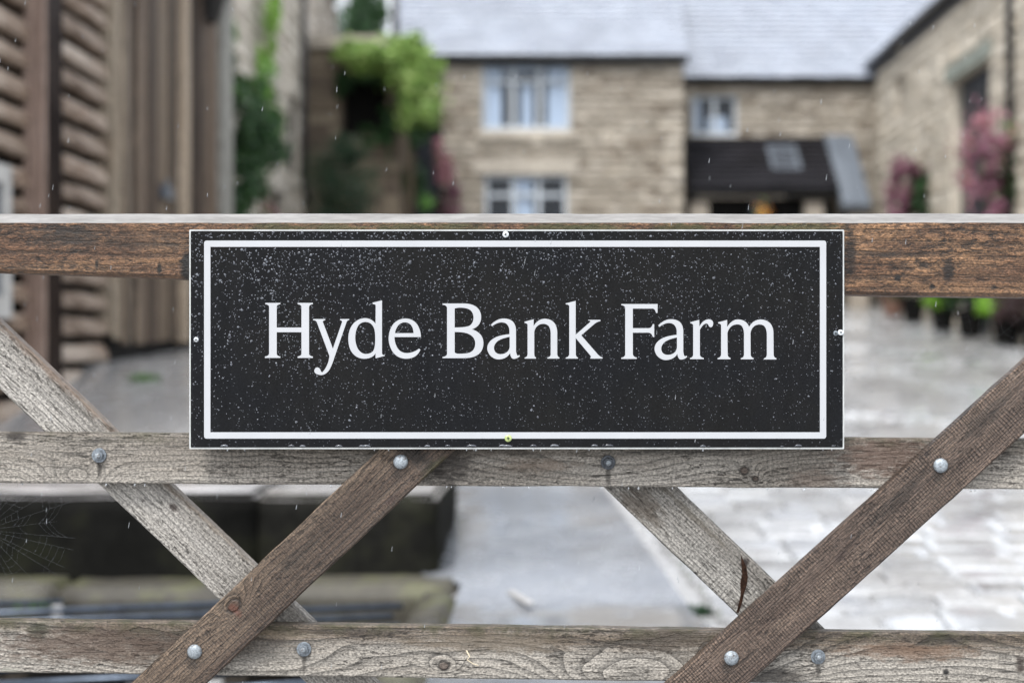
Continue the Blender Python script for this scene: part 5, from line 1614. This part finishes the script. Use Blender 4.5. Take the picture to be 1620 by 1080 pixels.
A_ = 'M 680 362 Q 700 335 750 306 Q 795 280 850 280 Q 935 282 975 330 Q 1008 375 1008 440 L 1008 700 Q 1012 755 1030 768 Q 1042 765 1050 758 L 1060 775 Q 1020 810 975 810 Q 940 805 930 735 Q 900 785 850 803 Q 815 816 775 816 Q 710 812 665 760 Q 630 715 630 665 Q 635 590 715 540 Q 780 500 922 485 L 922 445 Q 922 395 895 362 Q 870 330 815 330 Q 760 332 692 382 M 925 520 Q 820 540 770 575 Q 720 615 718 665 Q 722 745 805 748 Q 865 748 905 705 Q 925 675 925 640'
GL = [
 ('M 40 75 L 238 75 L 238 92 Q 195 97 190 125 L 190 398 L 515 398 L 515 125 Q 510 97 465 92 L 465 75 L 665 75 L 665 92 Q 622 97 615 125 L 615 745 Q 620 772 665 778 L 665 797 L 465 797 L 465 778 Q 508 772 515 745 L 515 460 L 190 460 L 190 745 Q 195 772 238 778 L 238 797 L 35 797 L 35 778 Q 82 772 90 745 L 90 125 Q 85 97 40 92', 415, 470),
 ('M 668 287 L 828 287 L 828 302 Q 795 308 795 322 L 928 675 L 1048 330 Q 1055 308 1022 302 L 1022 287 L 1142 287 L 1142 300 Q 1118 303 1108 325 L 945 800 Q 900 940 860 980 Q 815 1024 770 1022 Q 682 1012 684 965 Q 690 922 725 921 Q 755 925 768 965 Q 775 985 788 986 Q 830 950 865 860 Q 882 800 882 770 L 718 330 Q 708 305 668 302', 415, 470),
 ('M 410 72 L 535 42 L 535 730 Q 535 762 572 760 L 573 770 L 452 802 Q 450 790 450 737 Q 410 806 300 808 Q 190 805 130 710 Q 92 640 92 540 Q 95 420 160 345 Q 225 275 320 275 Q 400 280 450 347 L 452 110 Q 452 92 415 92 M 320 325 Q 405 328 435 420 Q 447 470 446 560 Q 446 660 420 705 Q 385 745 320 745 Q 260 742 220 680 Q 185 620 183 530 Q 185 430 225 370 Q 262 325 320 325', 540, 470),
 ('M 1047 523 L 698 523 Q 700 600 740 670 Q 785 735 865 733 Q 950 730 1022 675 L 1040 690 Q 990 808 850 808 Q 735 805 675 715 Q 625 640 622 545 Q 625 420 690 345 Q 755 278 850 280 Q 950 282 1005 370 Q 1045 440 1047 523 M 705 472 L 950 472 Q 945 400 915 365 Q 885 330 835 330 Q 780 332 745 375 Q 712 420 705 472', 540, 470),
 ('M 42 83 L 330 83 Q 430 85 490 130 Q 550 180 550 265 Q 548 380 430 422 Q 520 450 555 510 Q 580 550 580 610 Q 575 720 490 765 Q 430 800 320 800 L 42 800 L 45 783 Q 98 780 102 740 L 102 140 Q 98 104 42 100 M 202 150 Q 225 138 290 138 Q 360 140 400 165 Q 450 200 450 270 Q 448 335 405 370 Q 360 398 202 398 M 202 457 Q 330 455 390 485 Q 472 525 473 610 Q 470 690 410 722 Q 360 745 240 742 Q 205 735 202 720', 695, 470),
 (A_, 695, 470),
 ('M 40 322 L 160 290 L 160 378 Q 215 285 305 283 Q 400 285 440 350 Q 470 400 470 470 L 470 750 Q 475 785 498 790 L 498 806 L 340 806 L 340 792 Q 382 785 384 750 L 384 470 Q 382 410 355 375 Q 325 350 285 350 Q 225 350 190 400 Q 168 430 168 470 L 168 750 Q 170 785 190 790 L 190 806 L 42 806 L 42 792 Q 78 785 80 750 L 80 365 Q 80 345 42 338', 825, 470),
 ('M 580 82 L 712 48 L 712 492 Q 860 365 905 322 Q 915 310 875 305 L 875 298 L 1037 298 L 1037 315 Q 1000 318 960 350 L 785 500 L 990 735 Q 1025 780 1065 790 L 1065 806 L 905 806 L 905 795 Q 920 785 905 765 L 712 535 L 714 750 Q 718 785 742 792 L 742 806 L 582 806 L 582 792 Q 622 785 628 750 L 628 120 Q 628 98 582 93', 825, 470),
 ('M 65 90 L 543 90 L 541 207 L 522 208 Q 510 155 480 150 L 217 150 L 217 407 L 425 407 Q 465 405 478 355 L 498 353 L 498 522 L 480 523 Q 465 470 425 466 L 217 466 L 217 745 Q 222 785 268 792 L 268 810 L 65 810 L 65 794 Q 110 788 117 755 L 117 140 Q 112 110 65 105', 975, 470),
 (A_, 975 - 128 * Zs, 470 + 9 * Zs),
 ('M -108 328 L 10 297 L 12 385 Q 60 292 135 290 Q 192 295 193 345 Q 190 390 160 395 Q 140 392 130 365 Q 120 345 100 345 Q 55 355 18 430 L 18 755 Q 25 790 68 797 L 68 813 L -112 813 L -112 798 Q -75 790 -70 755 L -70 370 Q -72 348 -108 342', 1105, 470),
 ('M 258 330 L 377 298 L 377 390 Q 440 292 520 292 Q 630 295 665 390 Q 720 295 815 292 Q 910 295 955 360 Q 985 405 985 480 L 987 755 Q 990 792 1023 800 L 1023 817 L 857 817 L 860 803 Q 895 795 898 755 L 898 480 Q 895 415 865 380 Q 840 358 800 358 Q 740 360 705 410 Q 685 440 683 480 L 685 755 Q 690 792 723 798 L 723 815 L 555 815 L 558 800 Q 595 792 598 755 L 598 480 Q 595 415 570 380 Q 550 357 510 357 Q 445 358 410 405 Q 382 440 380 480 L 383 755 Q 388 790 420 797 L 420 814 L 250 814 L 253 799 Q 292 790 297 755 L 297 370 Q 295 350 260 345', 1105, 470),
]
for txt, ox, oy in GL:
    local(obj('letter', slab(path(txt, ox, oy), 0.0001, 0.0005), M['vinyl'], sign), sign)

# screws
M['screw'] = simple('bright_screw', (0.62, 0.64, 0.66), 0.3, 0.6, metal=0.7, var=0.2, scale=300)
M['brass'] = simple('green_brass_screw', (0.42, 0.50, 0.20), 0.35, 0.5, metal=0.5, var=0.3, scale=300)
M['recess'] = simple('screw_recess', (0.01, 0.012, 0.01), 0.5, 0.3)
def screw(px, py, r, mat, tilt=0.0):
    p = S(px, py)
    me = lathe([(r, -0.0005), (r, 0.0008), (r * .9, 0.0016), (r * .45, 0.0018)], 18).mesh('screw', smooth=True)
    o = obj('screw', me, mat, sign, p - sign.location, (tilt, 0, 0))
    mb = MB(); k = r * .42
    mb.box(-k, k, -0.0021, -0.0017, -k * .3, k * .3); mb.box(-k * .3, k * .3, -0.00215, -0.00165, -k, k)
    obj('recess', mb.mesh('recess'), M['recess'], o, (0, 0, 0), (0, R.uniform(0, 1.5), 0))
screw(800, 371, 0.0045, M['screw']); screw(804, 693, 0.0050, M['brass']); screw(310.5, 537, 0.0036, M['screw'], 0.3); screw(1330, 526, 0.0042, M['screw'], -0.2)
screw(1322, 527, 0.0036, M['zinc_mid'], 0.15)

# rain on the sign: domed drops, thickest near the top and the left
t = NT('rain_drop')
isl = t.n('NewGeometry').outputs['Random Per Island']
t.base(t.mix(isl, (0.045, 0.049, 0.058), (0.15, 0.16, 0.182))); t.rough(0.25); t.spec(0.4)  # grey base colour stands in for sky reflected in clear water
t.b.inputs['Transmission Weight'].default_value = 0.25; t.b.inputs['IOR'].default_value = 1.33
t.b.inputs['Coat Weight'].default_value = 0.3; t.b.inputs['Coat Roughness'].default_value = 0.08
M['drop'] = t.m
def add_drop(mb, c, rx, rz, h, tail, rr_):
    """flattened irregular dome on the face"""
    n = 6; vs = []; ph = rr_.uniform(0, 6)
    rot = rr_.uniform(-0.9, 0.9)
    for (q, hh) in ((1.0, 0.0), (0.78, 0.65)):
        for k in range(n):
            a = ph + 2 * math.pi * k / n
            j = 0.65 + 0.6 * rr_.random()
            x, z = math.cos(a) * rx * q * j, math.sin(a) * rz * q * j
            if z < 0: z *= tail
            x, z = x * math.cos(rot) - z * math.sin(rot), x * math.sin(rot) + z * math.cos(rot)
            vs.append(c + Vector((x, -h * hh, z)))
    vs.append(c + Vector((0, -h, -rz * .1)))
    fs = [(k, (k + 1) % n, n + (k + 1) % n, n + k) for k in range(n)] + [(n + k, n + (k + 1) % n, 2 * n) for k in range(n)]
    mb.add(vs, fs)
dr_ = random.Random(77)
mb = MB(); made = 0
LOOPS = [path(*g) for g in GL]
def in_poly(px, py, lp):
    c = False; j = len(lp) - 1
    for i in range(len(lp)):
        xi, yi = lp[i]; xj, yj = lp[j]
        if (yi > py) != (yj > py) and px < (xj - xi) * (py - yi) / (yj - yi) + xi: c = not c
        j = i
    return c
BB = [(min(p[0] for p in g[0]) - 1, max(p[0] for p in g[0]) + 1) for g in LOOPS]
def in_letter(px, py):
    for g, b in zip(LOOPS, BB):
        if b[0] < px < b[1] and sum(in_poly(px, py, lp) for lp in g) % 2: return True
    return False
def in_white(px, py):
    if 321 < px < 335 or 1295 < px < 1309: return 378 < py < 695
    if 378 < py < 393 or 681 < py < 696: return 321 < px < 1309
    if 418 < px < 1228 and 470 < py < 596:
        return any(in_letter(px + a, py + b) for a, b in ((0, 0), (1.2, 0), (-1.2, 0), (0, 1.2), (0, -1.2)))
    return False
while made < 8800:
    px = dr_.uniform(303, 1332); py = dr_.uniform(367, 706)
    v = (py - 367) / 339.0; u_ = (px - 303) / 1029.0
    dens = (1.0 - 0.66 * v) * (1.0 - 0.2 * u_) * (0.6 + 0.55 * mnoise.noise(Vector((px * .012, py * .016, 1.7))) + 0.3)
    if dr_.random() > dens: continue
    made += 1
    if in_white(px, py): continue
    s = dr_.random()
    r_ = (0.00052 + 0.00062 * s ** 2) if s < 0.95 else dr_.uniform(0.0011, 0.0019)
    r_ *= (1.12 - 0.35 * v) * (1.1 - 0.28 * u_)
    add_drop(mb, S(px, py, 0.00002), r_ * dr_.uniform(.8, 1.3), r_ * dr_.uniform(.6, 1.1), r_ * 0.5, dr_.choice((1, 1, 1.2, 1.6)), dr_)
for k in range(20):        # water gathered along the bottom edge
    px = dr_.uniform(330, 1330); w_ = dr_.uniform(.002, .007)
    c = S(px, 706.2 - dr_.random() * 1.0, 0.00002); n = 7; vs = []
    for q in range(n + 1):
        a = math.pi * q / n
        vs.append(c + Vector((math.cos(a) * w_, 0, math.sin(a) * min(.0024, w_ * .5))))
    b = len(vs)
    vs.append(c + Vector((0, -0.0018, .0006)))
    mb.add(vs, [(i, i + 1, b) for i in range(n)] + [(n, 0, b)])
local(obj('rain_drops', mb.mesh('rain_drops', smooth=True), M['drop'], sign, kind='stuff'), sign)

# drops hanging under the edges of the rails
mb = MB()
def bead(mb, c, r_, st=1.3):
    n = 7; vs = []
    for (q, h) in ((0.3, .9), (.85, .45), (1, 0), (.8, -.55), (.35, -.95)):
        vs += [c + Vector((math.cos(2 * math.pi * k / n) * r_ * q, math.sin(2 * math.pi * k / n) * r_ * q, h * r_ * st)) for k in range(n)]
    fs = [(i * n + k, i * n + (k + 1) % n, (i + 1) * n + (k + 1) % n, (i + 1) * n + k) for i in range(4) for k in range(n)]
    fs += [tuple(reversed(range(n))), tuple(4 * n + k for k in range(n))]
    mb.add(vs, fs)
t = NT('clear_water'); t.base((0.9, 0.93, 0.96)); t.rough(0.03); t.b.inputs['Transmission Weight'].default_value = 0.8; t.b.inputs['IOR'].default_value = 1.33
t.b.inputs['Coat Weight'].default_value = 1.0
M['water'] = t.m
for k in range(26):
    px = dr_.uniform(10, 1610)
    bead(mb, W(px, 764 + 11 * px / 1620 + 1.0, Y_RAIL + 0.003), dr_.uniform(.0008, .0016), 1.5)
for k in range(14):
    px = dr_.uniform(320, 1320)
    bead(mb, W(px, 711.5, YS + .003), dr_.uniform(.0007, .0014), 1.4)
local(obj('hanging_drops', mb.mesh('hanging_drops', smooth=True), M['water'], gate, kind='stuff'), gate)

# ------------------------------------------------------------------ cobwebs strung in the gate
t = NT('cobweb_silk'); t.base((0.2, 0.21, 0.22)); t.rough(0.5); M['silk'] = t.m
def web(label, cx, cy, Y, rmax, a0, a1, seed, nr=15, rings=11):
    rr_ = random.Random(seed)
    c = W(cx, cy, Y)
    e = empty('spider_web', c, label, 'cobweb')
    mt_ = MB(); md = MB()
    spk = []
    for k in range(nr):
        a = rad(a0 + (a1 - a0) * k / (nr - 1) + rr_.uniform(-3, 3)); rl_ = rmax * rr_.uniform(.8, 1.1)
        spk.append((a, rl_))
        mt_.tube([c, c + Vector((math.cos(a) * rl_, rr_.uniform(-.003, .003), math.sin(a) * rl_))], 0.000035, 3)
    for j in range(rings):
        q = 0.18 + 0.8 * j / rings
        for k in range(nr - 1):
            if rr_.random() < 0.4: continue
            (aa, la), (ab, lb_) = spk[k], spk[k + 1]
            p = c + Vector((math.cos(aa) * la * q, 0, math.sin(aa) * la * q)); r2 = c + Vector((math.cos(ab) * lb_ * q, 0, math.sin(ab) * lb_ * q))
            m_ = (p + r2) / 2 + Vector((0, 0, -0.004 * q))
            mt_.tube([p, m_, r2], 0.00003, 3)
            for s in range(3):
                if rr_.random() < 0.30:
                    d_ = p.lerp(m_, rr_.random()); bead(md, d_, rr_.uniform(.00025, .00055), 1.0)
    local(obj('threads', mt_.mesh('threads'), M['silk'], e), e)
    local(obj('dew', md.mesh('dew', smooth=True), M['drop'], e, kind='stuff'), e)
web('dewy cobweb between the silvered rails at the left edge', -25, 838, Y_RAIL + 0.01, 0.125, -75, 70, 3)
web('faint cobweb under the top rail at the right edge', 1545, 560, Y_RAIL + 0.01, 0.105, -60, 280, 4, nr=22, rings=9)

# ------------------------------------------------------------------ falling rain
rn = random.Random(15); mb = MB()
t = NT('falling_rain'); t.base((0.42, 0.44, 0.46)); t.rough(0.15); t.b.inputs['Transmission Weight'].default_value = 0.3; t.b.inputs['IOR'].default_value = 1.33; M['rain'] = t.m
for k in range(300):
    Y = rn.choice((rn.uniform(1.78, 1.92), rn.uniform(2.05, 2.5), rn.uniform(2.05, 3.2)))
    p = W(rn.uniform(-20, 1640), rn.uniform(-20, 1100), Y)
    if 1.925 < Y < 2.04: continue
    l = rn.uniform(.0018, .0034); r_ = rn.uniform(.00035, .00055)
    d = Vector((rn.uniform(.05, .2), 0, 1)).normalized()
    mb.tube([p - d * l, p - d * l * .4, p + d * l * .5, p + d * l * 1.3], r_, 5, r1=r_ * .25)
obj('rain', mb.mesh('rain', smooth=True), M['rain'], label='fine rain falling across the yard and the gate', cat='rain', kind='stuff')
